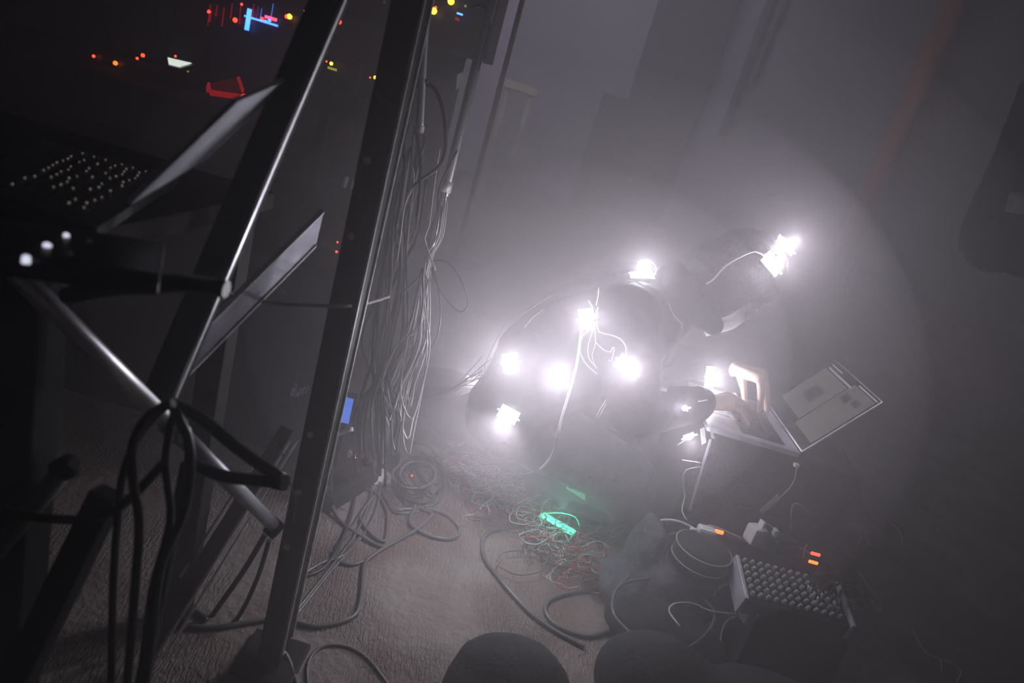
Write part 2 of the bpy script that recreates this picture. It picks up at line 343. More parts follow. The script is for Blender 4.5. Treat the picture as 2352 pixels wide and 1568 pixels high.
# small devices seen between the posts
Yr = 2.3
pz = W(765, 170, 2.4); t = led_box('power_supply', pz, (.22, .12, .1), [cl(761, 146, .006, m_amber), cl(750, 141, .003, m_red), (W(779, 50, 2.3), .008, m_red, 'indicator_light')], 'small black power unit with an amber dot and green display', 'power unit', screens=[(W(763, 158, 2.3), (.03, .008, .004), m_yellow, 'display')])
MB().bar((pz.x, pz.y, pz.z-.05), (pz.x, pz.y, .62), .03, .03, ch=.003).build('stand', m_blackmetal, t)
pz = W(868, 195, 2.42); t = led_box('audio_interface', pz, (.16, .12, .09), [cl(862, 178, .006, m_amber), cl(850, 178, .003, m_red)], 'tiny black interface with one orange dot left of the double-edged post', 'interface')
MB().bar((pz.x, pz.y, pz.z-.045), (pz.x, pz.y, .0), .03, .03, ch=.003).build('stand', m_blackmetal, t)
pz = W(775, 575, 2.02); t = led_box('signal_splitter', pz, (.09, .08, .05), [(W(775, 556, 1.95), .003, m_red, 'indicator_light'), (W(773, 578, 1.95), .004, m_red, 'indicator_light'), (W(850, 612, 1.95), .003, m_red, 'indicator_light')], 'small black splitter with faint red dots below the blade-like bar', 'splitter')
MB().bar((pz.x, pz.y, pz.z-.025), (pz.x, pz.y, .0), .02, .02, ch=.003).build('stand', m_blackmetal, t)
# tiny metal jack pair catching light at (800,420)
t = empty('jack_plug', W(798, 420, 2.35), 'pair of short metal jack plugs glinting on the dark equipment', 'plug')
MB().tube([W(790, 430, 2.35), W(797, 405, 2.35)], .008, 10).build('plug_body', m_alu, t, True); MB().tube([W(808, 434, 2.35), W(813, 415, 2.35)], .006, 10).build('plug_tip', m_alu, t, True); p_ = W(799, 428, 2.36); MB().bar(p_, (p_.x, p_.y, .62), .03, .02, ch=.003).build('stand', m_blackmetal, t)
t = empty('crumpled_foil', W(688, 900, 1.79), 'small crumpled foil wrapper on the dark panel left of the blue screen', 'wrapper')
mb = MB()
for k in range(9):
    p = W(672+k*4, 898+rnd.uniform(-10, 10), 1.79); d = V((rnd.uniform(-1, 1), rnd.uniform(-1, 1), rnd.uniform(-1, 1)))
    mb.box(p, (.012, .018, .002), dirs(d))
mb.build('foil', m_alu, t)
# blue screen behind the cables
q = [W(783, 908, 1.74), W(812, 916, 1.76), W(800, 972, 1.76), W(765, 964, 1.74)]
t = empty('blue_monitor', sum(q, V())/4, 'small blue lit monitor between the rack post and the hanging cables', 'monitor')
slab('screen', q, .003, m_bluescr, t)
cc = sum(q, V())/4; slab('screen_case', [cc+(p-cc)*1.12+V((0, .030, 0)) for p in q], .008, m_blackplastic, t)
MB().bar(cc+V((0, .03, 0)), (cc.x, cc.y+.03, .04), .02, .02).build('stand', m_blackplastic, t); MB().box((cc.x, cc.y+.03, .02), (.14, .1, .04), ch=.005).build('foot', m_blackplastic, t)
t = empty('power_strip', G(745, 1120, .03), 'dark power strip with a short blue light beside the rack post foot', 'power strip')
MB().bar(G(748, 1160, .02), G(860, 1090, .02), .06, .035, side=(0, 0, 1), ch=.005).build('casing', m_blackplastic, t)
MB().bar(G(748, 1066, .04), G(753, 1048, .04), .01, .01).build('light_bar', m_blue, t)
for px, py, mm in ((825, 1015, m_red), (814, 1046, m_red), (815, 1051, m_amber), (946, 1092, m_red)):
    MB().box(G(px, py, .05), (.0045, .0045, .0045)).build('indicator_light', mm, t)
t = empty('stage_box', (-.38, 1.98, 0), 'low black stage box under the hanging cables', 'box')
MB().box((-.38, 1.98, .035), (.26, .2, .07), rotz(.2), ch=.008).build('casing', m_blackplastic, t)
for k in range(6): MB().lathe((-.46+k*.035, 1.868+k*.007, .035), [(.014, 0), (.014, .006), (.009, .006)], 10, dirs((-.2, -1, 0))).build('socket', m_edge, t)

# ------------------------------------------------------------------ rack posts and bars
t = empty('rack_post', W(640, 1500, 1.08), 'black slotted rack post with two bright edges standing left of the cables', 'post')
a = W(945, 0, 1.08); top = V((a.x, 1.08, 1.9)); bot = V((a.x, 1.08, 0))
MB().bar(bot, top, .046, .05, side=(1, 0, 0), ch=.003).build('upright', m_blackmetal, t)
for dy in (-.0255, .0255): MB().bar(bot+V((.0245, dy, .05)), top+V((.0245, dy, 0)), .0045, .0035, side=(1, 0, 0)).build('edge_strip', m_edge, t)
MB().box(bot+V((0, 0, .006)), (.12, .12, .012), ch=.003).build('base_plate', m_blackmetal, t)
for z in (.3, .42, .54, .9, 1.02): MB().lathe((a.x-.008, 1.053, z), [(.006, 0), (.006, .004), (.003, .005)], 8, dirs((0, -1, 0))).build('bolt', m_edge, t)
t = empty('inclined_bar', W(380, 900, .74), 'blurred black inclined bar with one bright edge crossing the upper left', 'bar')
a = W(765, -20, .86); c = W(368, 915, .74)
MB().bar(c, a, .034, .03, side=(1, 0, 0), ch=.003).build('bar_body', m_blackmetal, t)
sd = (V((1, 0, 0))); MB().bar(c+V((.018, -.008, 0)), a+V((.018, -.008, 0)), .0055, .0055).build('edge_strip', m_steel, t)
t = empty('steel_tube', W(400, 980, .7), 'bright steel tube sloping across the lower left foreground', 'tube')
a = W(-120, 470, .56); c = W(402, 985, .70)
MB().tube([a, c], .0105, 18).build('outer_tube', m_steel, t, True)
c2 = W(628, 1205, 1.02); MB().tube([c, c2], .0075+.004, 16).build('inner_tube', m_alu, t, True)
MB().tube([c+(a-c).normalized()*.012, c-(a-c).normalized()*.012], .0135, 18).build('collar', m_edge, t, True)
MB().tube([c2+V((-.008, 0, 0)), c2+V((.012, 0, -.012))], .016, 14).build('end_clamp', m_blackmetal, t, True)
# silver flat channel
t = empty('silver_channel', W(430, 840, .9), 'silver flat channel with bright rims crossing behind the inclined bar', 'channel')
A1, A2, B1, B2 = W(740, 486, 1.12), W(722, 562, 1.12), W(408, 878, .86), W(445, 775, .86)
slab('web', [A1, A2, B1, B2], .003, mat('scuffed lavender aluminium', (.42, .41, .5), .5, .2, noise=.45, nscale=9), t)
mw = mat('polished rim', (.95, .94, .95), .35); MB().bar(A1, B2, .008, .008).build('rim', mw, t); MB().bar(A2, B1, .009, .009).build('rim', mw, t)
# left laptop: base on the near desk, lid seen nearly edge-on
zk = .93
def Kp(u, v):   # keyboard plane, corners traced on the desk
    L_, B_, R_, T_ = G(8, 432, zk), G(196, 494, zk), G(352, 402, zk), G(176, 352, zk)
    return (L_*(1-u)+B_*u)*(1-v)+(T_*(1-u)+R_*u)*v
t = empty('laptop', Kp(.5, .5), 'blurred open laptop with black keyboard at the left edge, silver lid back lit', 'laptop')
ux = (Kp(1, 0)-Kp(0, 0)); vy = (Kp(0, 1)-Kp(0, 0))
slab('base', [Kp(-.5, -.1), Kp(1.25, -.1), Kp(1.25, 1.12), Kp(-.5, 1.12)], .012, m_blackplastic, t)
R3 = Matrix((vy.normalized(), V((0, 0, 1)).cross(vy.normalized()), V((0, 0, 1)))).transposed()
nu, nv = 6, 14; ku = ux.length/nu; kv = vy.length/nv
kme = None
for i in range(nu):
    for j in range(nv):
        p = Kp((i+.5)/nu, (j+.5)/nv)
        if kme is None:
            k = MB().box((0, 0, 0), (kv*.8, ku*.8, .004), taper=.85).build('key', m_gold, t); kme = k.data; k.location = t.matrix_world.inverted() @ (p+V((0, 0, .002)))
            k.matrix_parent_inverse = Matrix.Identity(4); k.rotation_euler = R3.to_euler()
        else:
            k2 = k.copy(); C.objects.link(k2); k2.location = t.matrix_world.inverted() @ (p+V((0, 0, .002)))
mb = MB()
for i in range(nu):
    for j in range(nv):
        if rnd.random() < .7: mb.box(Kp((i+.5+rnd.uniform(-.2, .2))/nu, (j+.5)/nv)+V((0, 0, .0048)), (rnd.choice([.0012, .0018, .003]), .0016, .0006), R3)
mb.build('painted_key_glints', mat('glowing key glint', (.6, .55, .5), .5, emit=(.75, .68, .6), es=.30), t)['kind'] = 'stuff'  # small glowing bars stand in for lamp glints on the keys
A, B, Cc = W(668, 180, .84), W(546, 234, .66), W(300, 470, .60); D = A+Cc-B
slab('lid', [A, B, Cc, D], .005, m_alu, t)
# knobs controller left below laptop
t = empty('knob_controller', G(110, 570, .94), 'small black controller with glowing knob tips below the left laptop', 'controller')
MB().box(G(130, 580, .935), (.16, .1, .02), rotz(.5), ch=.004).build('casing', m_blackplastic, t)
for px, py, r in ((108, 566, .0030), (152, 543, .0024), (60, 595, .0028), (205, 556, .002), (160, 585, .002)):
    MB().lathe(G(px, py, .945), [(r*1.1, -.003), (r, .002), (r*.6, .003)], 12).build('knob', mat('glowing knob tip', (.8, .8, .9), .4, emit=(.8, .82, 1), es=.9) if r > .0022 else m_edge, t)  # the larger knob tips are emissive
# lower left: inclined legs of the stand
t = empty('stand_leg', W(360, 1480, .98), 'dark inclined stand leg with bright edges in the lower left', 'leg stand')
t['category'] = 'stand'
a = W(662, 985, 1.3); c = W(340, 1500, .98)
MB().bar(c, a, .03, .02, side=(1, 0, 0), ch=.002).build('bar_body', m_blackmetal, t)
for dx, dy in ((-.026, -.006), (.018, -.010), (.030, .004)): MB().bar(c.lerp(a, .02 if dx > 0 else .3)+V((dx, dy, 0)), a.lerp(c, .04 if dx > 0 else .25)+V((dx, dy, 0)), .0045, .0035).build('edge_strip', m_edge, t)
t = empty('left_brace', W(50, 1200, .7), 'short dull metal brace at the lower left edge', 'brace'); t.name = 'metal_brace'
MB().tube([W(-30, 1290, .62), W(150, 1075, .66)], .011, 14).build('brace_tube', mat('dull steel', (.16, .155, .17), .5, .8), t, True); MB().lathe(W(150, 1075, .66), [(.014, -.01), (.014, .01), (.008, .014)], 12, dirs((1, 0, 1))).build('end_cap', m_blackmetal, t)
# dark stool / frame legs lower left
for k, (p0, p1, wd, lab) in enumerate([((250, 1130, .62), (20, 1600, .55), .03, 'broad black leg of the foreground frame at the lower left corner'), ((430, 1060, .7), (320, 1620, .62), .012, 'narrow black rod hanging down left of the inclined stand leg')]):
    t = MB().bar(W(*p0), W(*p1), wd, wd, ch=.003).build('frame_leg', m_blackmetal); tag(t, lab, 'leg')
# vertical bright pipes behind the cables
t = empty('scaffold_pipe', (-.283, 1.85, 0), 'upright shiny steel scaffold pipe behind the hanging cables', 'pipe')
xp = W(1010, 490, 1.85).x
MB().tube([(xp, 1.85, .0), (xp, 1.85, 1.6)], .0125, 18).build('pipe_shaft', m_steel, t, True)
MB().tube([(xp, 1.85, .9), (xp, 1.85, .93)], .016, 18).build('collar', m_edge, t, True)
MB().lathe((xp, 1.85, .0), [(.05, 0), (.05, .006), (.02, .012)], 18).build('base_plate', m_edge, t)
t = empty('hanging_tube', W(975, 80, 1.5), 'short shiny tube hanging beside the rack post near the top', 'tube')
MB().tube(spline([W(985, -60, 1.5), W(974, 90, 1.5), W(969, 180, 1.5), W(964, 292, 1.5)]), .0085, 14).build('tube_body', m_steel, t, True); MB().lathe(W(963, 297, 1.5), [(.010, -.006), (.010, .008)], 12).build('end_cap', m_edge, t)
a = W(1200, 0, 5.0); t = empty('speaker_pole', (a.x, 5.0, 0), 'thin upright pole in the haze right of the cables', 'pole')
MB().tube([(a.x, 5.0, 0), (a.x, 5, 3)], .018, 12).build('pole_shaft', m_alu, t, True); MB().lathe((a.x, 5, 0), [(.2, 0), (.2, .015), (.03, .03)], 20).build('base_plate', m_blackmetal, t)
# white cable ties / tape bits on the bundle
for px, py, Y in ((908, 350, 1.5), (1054, 185, 1.84)):
    tag(slab('tape_flag', [W(px-4, py-14, Y), W(px+9, py-20, Y), W(px+10, py+6, Y), W(px-7, py+22, Y)], .001, m_cloth), 'pale tape flag on the cable bundle ' + ('beside the rack post' if px < 1000 else 'near the scaffold pipe'), 'tape')

# ------------------------------------------------------------------ the crouching person
pr = empty('person', (.2, 1.9, 0), 'person in black jacket crouching under white lamps, typing on a laptop', 'person')
fa = math.radians(-45); hf = V((math.cos(fa), 0, math.sin(fa))); hu = V((-math.sin(fa), 0, math.cos(fa))); hy = V((0, 1, 0))
hc = V((.545, 1.92, .885)); HR = Matrix((hf, hy, hu)).transposed()
def H(f, y, u): return hc+hf*f+hy*y+hu*u
KZ = .528    # top of laptop keyboard
SHN, ELN, WRN = V((.27, 1.74, .735)), V((.36, 1.665, .515)), V((.565, 1.80, .555))
SHF, ELF, WRF = V((.31, 2.10, .735)), V((.47, 2.33, .47)), V((.675, 2.03, .612))
def hand(wr, knc, tips, thumb_tip, thick=.013, fr=1.0):
    """palm and five fingers: wrist, four knuckles, four finger tips, thumb tip"""
    parts = []
    for k in knc: parts.append(('c', wr, .021, k, thick))
    for i in range(3): parts.append(('c', knc[i], thick, knc[i+1], thick))
    mid = (wr+knc[0]+knc[3])/3; parts.append(('c', mid, .016, (knc[1]+knc[2])/2, .014))
    for k, tp in zip(knc, tips):
        up = V((0, 0, 1)); p1 = k.lerp(tp, .45)+up*.012; p2 = k.lerp(tp, .78)+up*.008
        parts += [('c', k, .0108*fr, p1, .0092*fr), ('c', p1, .0092*fr, p2, .0084*fr), ('c', p2, .0084*fr, tp, .007*fr)]
    b_ = wr.lerp(knc[0], .3)-V((0, 0, .006)); j = b_.lerp(thumb_tip, .55)+V((.0, 0, .006))
    parts += [('c', b_, .016, j, .011), ('c', j, .0105, thumb_tip, .008)]
    return parts
# near (right) hand, back of the hand up, fingers over the palm rest
kn = [V((.632, 1.855, .577)), V((.640, 1.834, .580)), V((.640, 1.812, .577)), V((.634, 1.792, .570))]
tn = [V((.700, 1.872, KZ+.010)), V((.716, 1.846, KZ+.010)), V((.710, 1.818, KZ+.010)), V((.694, 1.788, KZ+.010))]
hn = hand(WRN, kn, tn, V((.660, 1.885, KZ+.014)))
# far (left) hand raised, fingers reaching down on the keys
kf = [V((.735, 1.955, .625)), V((.747, 1.980, .632)), V((.752, 2.004, .628)), V((.748, 2.028, .618))]
tf = [V((.762, 1.930, KZ+.008)), V((.795, 1.962, KZ+.008)), V((.805, 1.992, KZ+.008)), V((.790, 2.030, KZ+.008))]
hfar = hand(WRF, kf, tf, V((.715, 1.93, KZ+.016)), .017, 1.18)
body = [('e', H(0, 0, .02), (.095, .076, .1), HR), ('e', H(.035, 0, -.045), (.058, .055, .062), HR), ('e', H(.052, 0, -.09), (.028, .026, .022), HR),
        ('c', H(.088, 0, .02), .009, H(.108, 0, -.012), .014), ('e', H(.078, 0, -.048), (.018, .026, .008), HR), ('e', H(.076, 0, -.058), (.018, .022, .008), HR),
        ('e', H(.082, .032, .028), (.012, .022, .008), HR), ('e', H(.082, -.032, .028), (.012, .022, .008), HR),
        ('e', H(-.008, .078, -.008), (.02, .01, .032), HR), ('e', H(-.008, -.078, -.008), (.02, .01, .032), HR),
        ('c', H(-.03, 0, -.06), .052, V((.36, 1.92, .78)), .06),
        ('c', V((.10, 1.86, .34)), .11, V((.14, 1.86, .46)), .10), ('c', V((.10, 1.98, .34)), .11, V((.14, 1.98, .46)), .10),
        ('c', V((.14, 1.87, .46)), .10, V((.30, 1.84, .70)), .10), ('c', V((.14, 1.97, .46)), .10, V((.30, 2.0, .70)), .10),
        ('c', SHN, .055, ELN, .042), ('c', ELN, .042, WRN, .026), ('c', SHF, .055, ELF, .042), ('c', ELF, .042, WRF, .026),
        ('c', V((.10, 1.86, .33)), .085, V((.455, 1.86, .225)), .06), ('c', V((.455, 1.86, .225)), .055, V((.22, 1.98, .11)), .04),
        ('c', V((.10, 2.03, .33)), .085, V((.44, 2.14, .26)), .06), ('c', V((.44, 2.14, .26)), .055, V((.20, 2.16, .11)), .04)] + hn + hfar
blob('body', body, .0036, m_skin, pr, smooth=3)
for y in (.032, -.032):
    MB().lathe(H(.089, y, .018), [(.003, -.006), (.009, -.002), (.010, .003), (.004, .008)], 12, dirs(hf)).build('eye', m_white, pr, True)
# jacket
jk = [('c', V((.075, 1.84, .34)), .135, V((.10, 1.85, .46)), .145), ('c', V((.075, 2.0, .34)), .135, V((.10, 1.99, .46)), .145),
      ('c', V((.10, 1.85, .46)), .145, V((.19, 1.83, .60)), .15), ('c', V((.10, 1.99, .46)), .145, V((.19, 2.01, .60)), .15),
      ('c', V((.19, 1.83, .60)), .15, V((.30, 1.81, .69)), .135), ('c', V((.19, 2.01, .60)), .15, V((.30, 2.03, .69)), .135),
      ('c', V((.30, 1.81, .69)), .13, V((.36, 1.86, .735)), .10), ('c', V((.30, 2.03, .69)), .13, V((.36, 1.98, .735)), .10),
      ('c', V((.36, 1.92, .745)), .10, V((.44, 1.92, .80)), .088),
      ('c', SHN, .095, ELN, .066), ('c', ELN, .066, WRN-V((.03, .02, .004)), .050), ('c', WRN-V((.05, .035, .006)), .052, WRN-V((.012, .008, .0)), .04),
      ('c', SHF, .095, ELF, .075), ('c', ELF, .075, WRF-V((.03, -.03, .01)), .05), ('e', V((.03, 1.92, .33)), (.11, .19, .1))]
blob('jacket', jk, .0075, m_jacket, pr, smooth=5, disp=.022, dsize=.07)
# hair and hood
blob('hair', [('e', H(-.012, 0, .035), (.118, .105, .118), HR), ('e', H(-.03, 0, -.03), (.108, .102, .105), HR), ('e', H(.0, 0, -.075), (.09, .088, .07), HR)], .006, m_hair, pr, smooth=2, disp=.012, dsize=.03)
blob('hood', [('c', V((.40, 1.86, .83)), .055, V((.40, 1.98, .83)), .055), ('c', V((.42, 1.84, .80)), .05, V((.52, 1.86, .76)), .03), ('c', V((.42, 2.0, .80)), .05, V((.52, 1.98, .76)), .03)], .007, m_jacket, pr, smooth=4, disp=.015, dsize=.05)
# mask
t = MB(); vs = []; fs = []; nx, ny = 9, 7
for i in range(nx):
    for j in range(ny):
        y = -.06+.12*i/(nx-1); u = -.135+.122*j/(ny-1)
        vs.append(H(.128-abs(y)**1.6*5.5-.22*abs(u+.06), y, u))
for i in range(nx-1):
    for j in range(ny-1): a = i*ny+j; fs.append((a, a+1, a+ny+1, a+ny))
t.add(vs, fs); mk = t.build('face_mask', m_cloth, pr, True, 'white cloth face mask'); sm = mk.modifiers.new('t', 'SOLIDIFY'); sm.thickness = .003
# trousers and boots
blob('trousers', [('c', V((.09, 1.85, .32)), .12, V((.43, 1.85, .24)), .095), ('e', V((.45, 1.85, .215)), (.095, .09, .105)), ('c', V((.45, 1.86, .20)), .085, V((.24, 1.98, .12)), .065),
     ('c', V((.09, 2.03, .32)), .12, V((.42, 2.14, .25)), .09), ('c', V((.43, 2.14, .24)), .085, V((.22, 2.16, .12)), .065), ('e', V((.06, 1.92, .30)), (.14, .19, .12))], .0075, m_trouser, pr, smooth=5, disp=.02, dsize=.06)
for y, x in ((1.99, .05), (2.18, .05)):
    b_ = blob('boot', [('c', V((.20+x, y, .14)), .06, V((.20+x, y, .06)), .055), ('c', V((.17+x, y, .05)), .05, V((.36+x, y+.01, .045)), .045), ('e', V((.37+x, y+.01, .04)), (.06, .048, .042))], .006, m_blackplastic, pr, smooth=3, flat=.002)
    MB().box((.28+x, y+.005, .008), (.29, .1, .016), ch=.005).build('sole', m_trouser, b_)
slab('patch', [W(1306, 1095, 1.78), W(1345, 1122, 1.78), W(1344, 1148, 1.80), W(1300, 1120, 1.80)], .002, m_label, pr, 'cream fabric patch')

# ------------------------------------------------------------------ LED lamps taped all over the jacket
def lamp(px, py, Y, size, ang, power, label, nrm=(0, -1, .25), aim=None):
    p = W(px, py, Y); n = V(nrm).normalized(); s = (RC*math.cos(ang)+UC*math.sin(ang)); s = (s-n*s.dot(n)).normalized(); R = Matrix((s, n.cross(s), n)).transposed()
    t = empty('led_lamp', p, label, 'lamp', 'white LED lamps taped to the crouching person')
    MB().box(p-n*.004, (size[0]*1.15, size[1]*1.1, .003), R, ch=.001).build('circuit_board', m_pcb, t)
    prof = [(math.cos(a), math.sin(a)) for a in [math.pi/2*q/6 for q in range(7)]]; dm = MB(); nn = 24; vs = []; fs = []
    for r_, h_ in prof:
        for k in range(nn):
            a = 2*math.pi*k/nn; cx, sx = math.cos(a), math.sin(a)
            x = math.copysign(abs(cx)**.6, cx)*max(r_, .02); y = math.copysign(abs(sx)**.6, sx)*max(r_, .02)
            vs.append(p+R @ V((x*size[0]/2*(1+.07*math.sin(3*a+px)), y*size[1]/2*(1+.08*math.sin(4*a+py)), h_*.012-.002)))
    for i in range(len(prof)-1):
        for k in range(nn): fs.append((i*nn+k, i*nn+(k+1) % nn, (i+1)*nn+(k+1) % nn, (i+1)*nn+k))
    dm.add(vs, fs).build('diffuser', m_led, t, True)
    for k in (-1, 1):
        q = p+s*k*size[0]*.5
        MB().tube([q, q+s*k*.010+n*.002], .003, 8).build('wire_stub', m_white, t, True)
    l = bpy.data.lights.new('led_glow', 'SPOT' if aim else 'POINT'); l.energy = power; l.shadow_soft_size = .012; l.color = (.94, .87, 1.0)
    o = bpy.data.objects.new('led_glow', l); C.objects.link(o); o.parent = t; o.matrix_parent_inverse = t.matrix_world.inverted(); o.location = p+n*.03
    if aim: l.spot_size = math.radians(165); l.spot_blend = .6; o.rotation_euler = (t.matrix_world.to_3x3().inverted() @ V(aim)).to_track_quat('-Z', 'Y').to_euler()
    return t
LW = LED_W
def P_(x, y, z):
    d = V((x, y, z-CAM_H)); k = d.dot(FW); return (1176+F_PX*d.dot(RC)/k, 784-F_PX*d.dot(UC)/k, y)
lamp(*P_(.005, 2.10, .43), (.036, .046), .1, LW*.8, 'unseen lamp added behind the lower back for more glow', (-1, .3, 0))  # added out of view to brighten the smoke left of the back
lamp(*P_(-.06, 2.08, .30), (.036, .046), .1, LW*1.2, 'unseen lamp added behind the hip to light floor and smoke', (-1, .4, -.1))  # added out of view to brighten floor and smoke behind the hip
lamp(1806, 562, 1.90, (.055, .026), -.6, LW, 'lamp at the very front of the hair, highest of all', (.4, -.7, .6))
lamp(1775, 606, 1.80, (.055, .032), -.75, LW, 'lamp on the near side of the forehead, at the end of a white wire', (.3, -1, .3))
lamp(1475, 630, 1.86, (.06, .024), .12, LW, 'lamp on top of the shoulders below a small wire ring', (-.1, -.5, .9))
lamp(1347, 732, 1.66, (.034, .046), .1, LW, 'lamp on the upper back where a bunch of white wires begins')
lamp(1173, 833, 1.70, (.036, .046), .1, LW*1.2, 'lamp on the lower back, nearest the cable bundle')
lamp(1283, 863, 1.62, (.038, .046), .2, LW*1.2, 'lamp on the waist, left of the long white cable')
lamp(1441, 843, 1.53, (.052, .034), -.7, LW, 'lamp on the near sleeve right of the long white cable')
lamp(1168, 952, 1.70, (.048, .034), -.5, LW*4.0, 'lamp low on the hip above shiny creases', aim=(-.25, -.35, -.85))
lamp(1632, 866, 2.0, (.028, .060), -.1, LW*1.2, 'tall lamp on the far sleeve, behind the near hand', (.3, -1, .3))
lamp(1561, 936, 1.69, (.040, .018), .0, LW*.35, 'small lamp on the near cuff, just left of the hand', (0, -1, .5))
lamp(1583, 1002, 1.72, (.026, .014), .6, LW*.4, 'smallest lamp, under the near cuff', (.2, -1, -.4))
# wires on the person
def pc(name, pts, Y, r, m, label, cat='wire', group=None):
    P = [W(p[0], p[1], p[2] if len(p) > 2 else Y) for p in pts]
    return cable(name, P, r, m, label, cat, group)
pc('lamp_wire', [(1335, 760), (1326, 830), (1308, 900, 1.56), (1290, 960, 1.52), (1281, 1000, 1.5), (1268, 1045, 1.55), (1235, 1080, 1.8), (1190, 1088, 2.0)], 1.6, .0032, m_cablew, 'long thick white cable hanging from the upper back lamp to the floor', 'cable')
pc('lamp_wire', [(1622, 652), (1640, 640), (1665, 612), (1700, 590), (1735, 577), (1758, 590)], 1.79, .0022, m_cablew, 'curved white wire running over the head to the forehead lamp')
pc('lamp_wire', [(1463, 617), (1466, 601), (1483, 596), (1500, 602), (1508, 618), (1504, 628)], 1.85, .0015, m_cablew, 'small ring of white wire standing above the shoulder lamp')
pc('lamp_wire', [(1368, 700), (1372, 740), (1376, 762), (1400, 768), (1425, 778), (1438, 798), (1435, 820)], 1.57, .0013, m_cablew, 'thin white wire from the upper back lamp to the sleeve lamp')
pc('lamp_wire', [(1358, 752), (1332, 782), (1335, 815), (1350, 840), (1372, 858)], 1.6, .001, m_cablew, 'outermost thin wire loop below the upper back lamp')
pc('lamp_wire', [(1364, 756), (1352, 790), (1352, 820), (1372, 846)], 1.6, .001, m_cablew, 'middle thin wire loop below the upper back lamp')
pc('lamp_wire', [(1366, 750), (1368, 790), (1360, 815), (1368, 843)], 1.6, .001, m_cablew, 'innermost thin wire loop below the upper back lamp')
pc('lamp_wire', [(1368, 785), (1385, 802), (1402, 808), (1407, 798), (1411, 802), (1405, 828), (1398, 826)], 1.57, .0014, m_cablew, 'hooked white wire end left of the sleeve lamp')
pc('lamp_wire', [(1352, 690), (1362, 706), (1366, 730), (1374, 705)], 1.64, .0014, m_cablew, 'short bright wire ends above the upper back lamp')
pc('lamp_wire', [(1375, 660), (1374, 680), (1369, 700)], 1.68, .001, m_cablew, 'fine wire rising along the back from the upper back lamp')
pc('lamp_wire', [(1411, 632), (1440, 624), (1452, 622)], 1.8, .0015, m_cablew, 'pale wire entering the shoulder lamp from the left')
pc('lamp_wire', [(1416, 660), (1440, 651), (1458, 645), (1480, 658)], 1.74, .0012, m_cablew, 'pale wire below the shoulder lamp')
pc('lamp_wire', [(1535, 693), (1543, 715), (1555, 733), (1566, 742), (1566, 755)], 1.70, .0009, m_cablel, 'fine grey wire along the collar')
pc('lamp_wire', [(1530, 890), (1545, 900), (1570, 912), (1595, 922), (1625, 918)], 1.72, .0015, m_cablew, 'white wire from the elbow plug over the cuff')
pc('lamp_wire', [(1497, 938), (1520, 941), (1543, 938)], 1.68, .0012, m_cablew, 'short white wire entering the cuff lamp')
pc('lamp_wire', [(1555, 1022), (1570, 1012), (1580, 1006)], 1.70, .0016, m_cablew, 'tapered white tail of the smallest lamp')
pc('lamp_wire', [(1370, 960), (1378, 940), (1397, 912), (1388, 935), (1375, 958)], 1.67, .001, m_cablew, 'glinting wire fold on the near thigh')
pc('lamp_wire', [(1200, 722), (1240, 695), (1275, 675)], 1.86, .0013, m_cablel, 'glinting wire along the outline of the back')
pc('lamp_wire', [(1205, 752), (1225, 728), (1250, 710)], 1.80, .0011, m_cablel, 'short glinting wire inside the outline of the back')
t = empty('wire_connector', W(1524, 893, 1.7), 'small white plug at the elbow', 'plug')
MB().box(W(1524, 893, 1.68), (.018, .010, .008), dirs((0, -1, .2)), ch=.002).build('plug_body', m_white, t); MB().tube([W(1516, 888, 1.68), W(1505, 880, 1.68)], .001, 6).build('wire_stub', m_cablew, t)

# low black mass added on the floor under the hips
tag(blob('dark_floor_mass', [('e', (.02, 2.30, .08), (.30, .20, .095)), ('e', (-.14, 2.52, .06), (.26, .14, .07))], .01, m_bag, None, 4, .02, .1, flat=.003), 'soft black mass lying on the floor under the crouching person', 'bag')

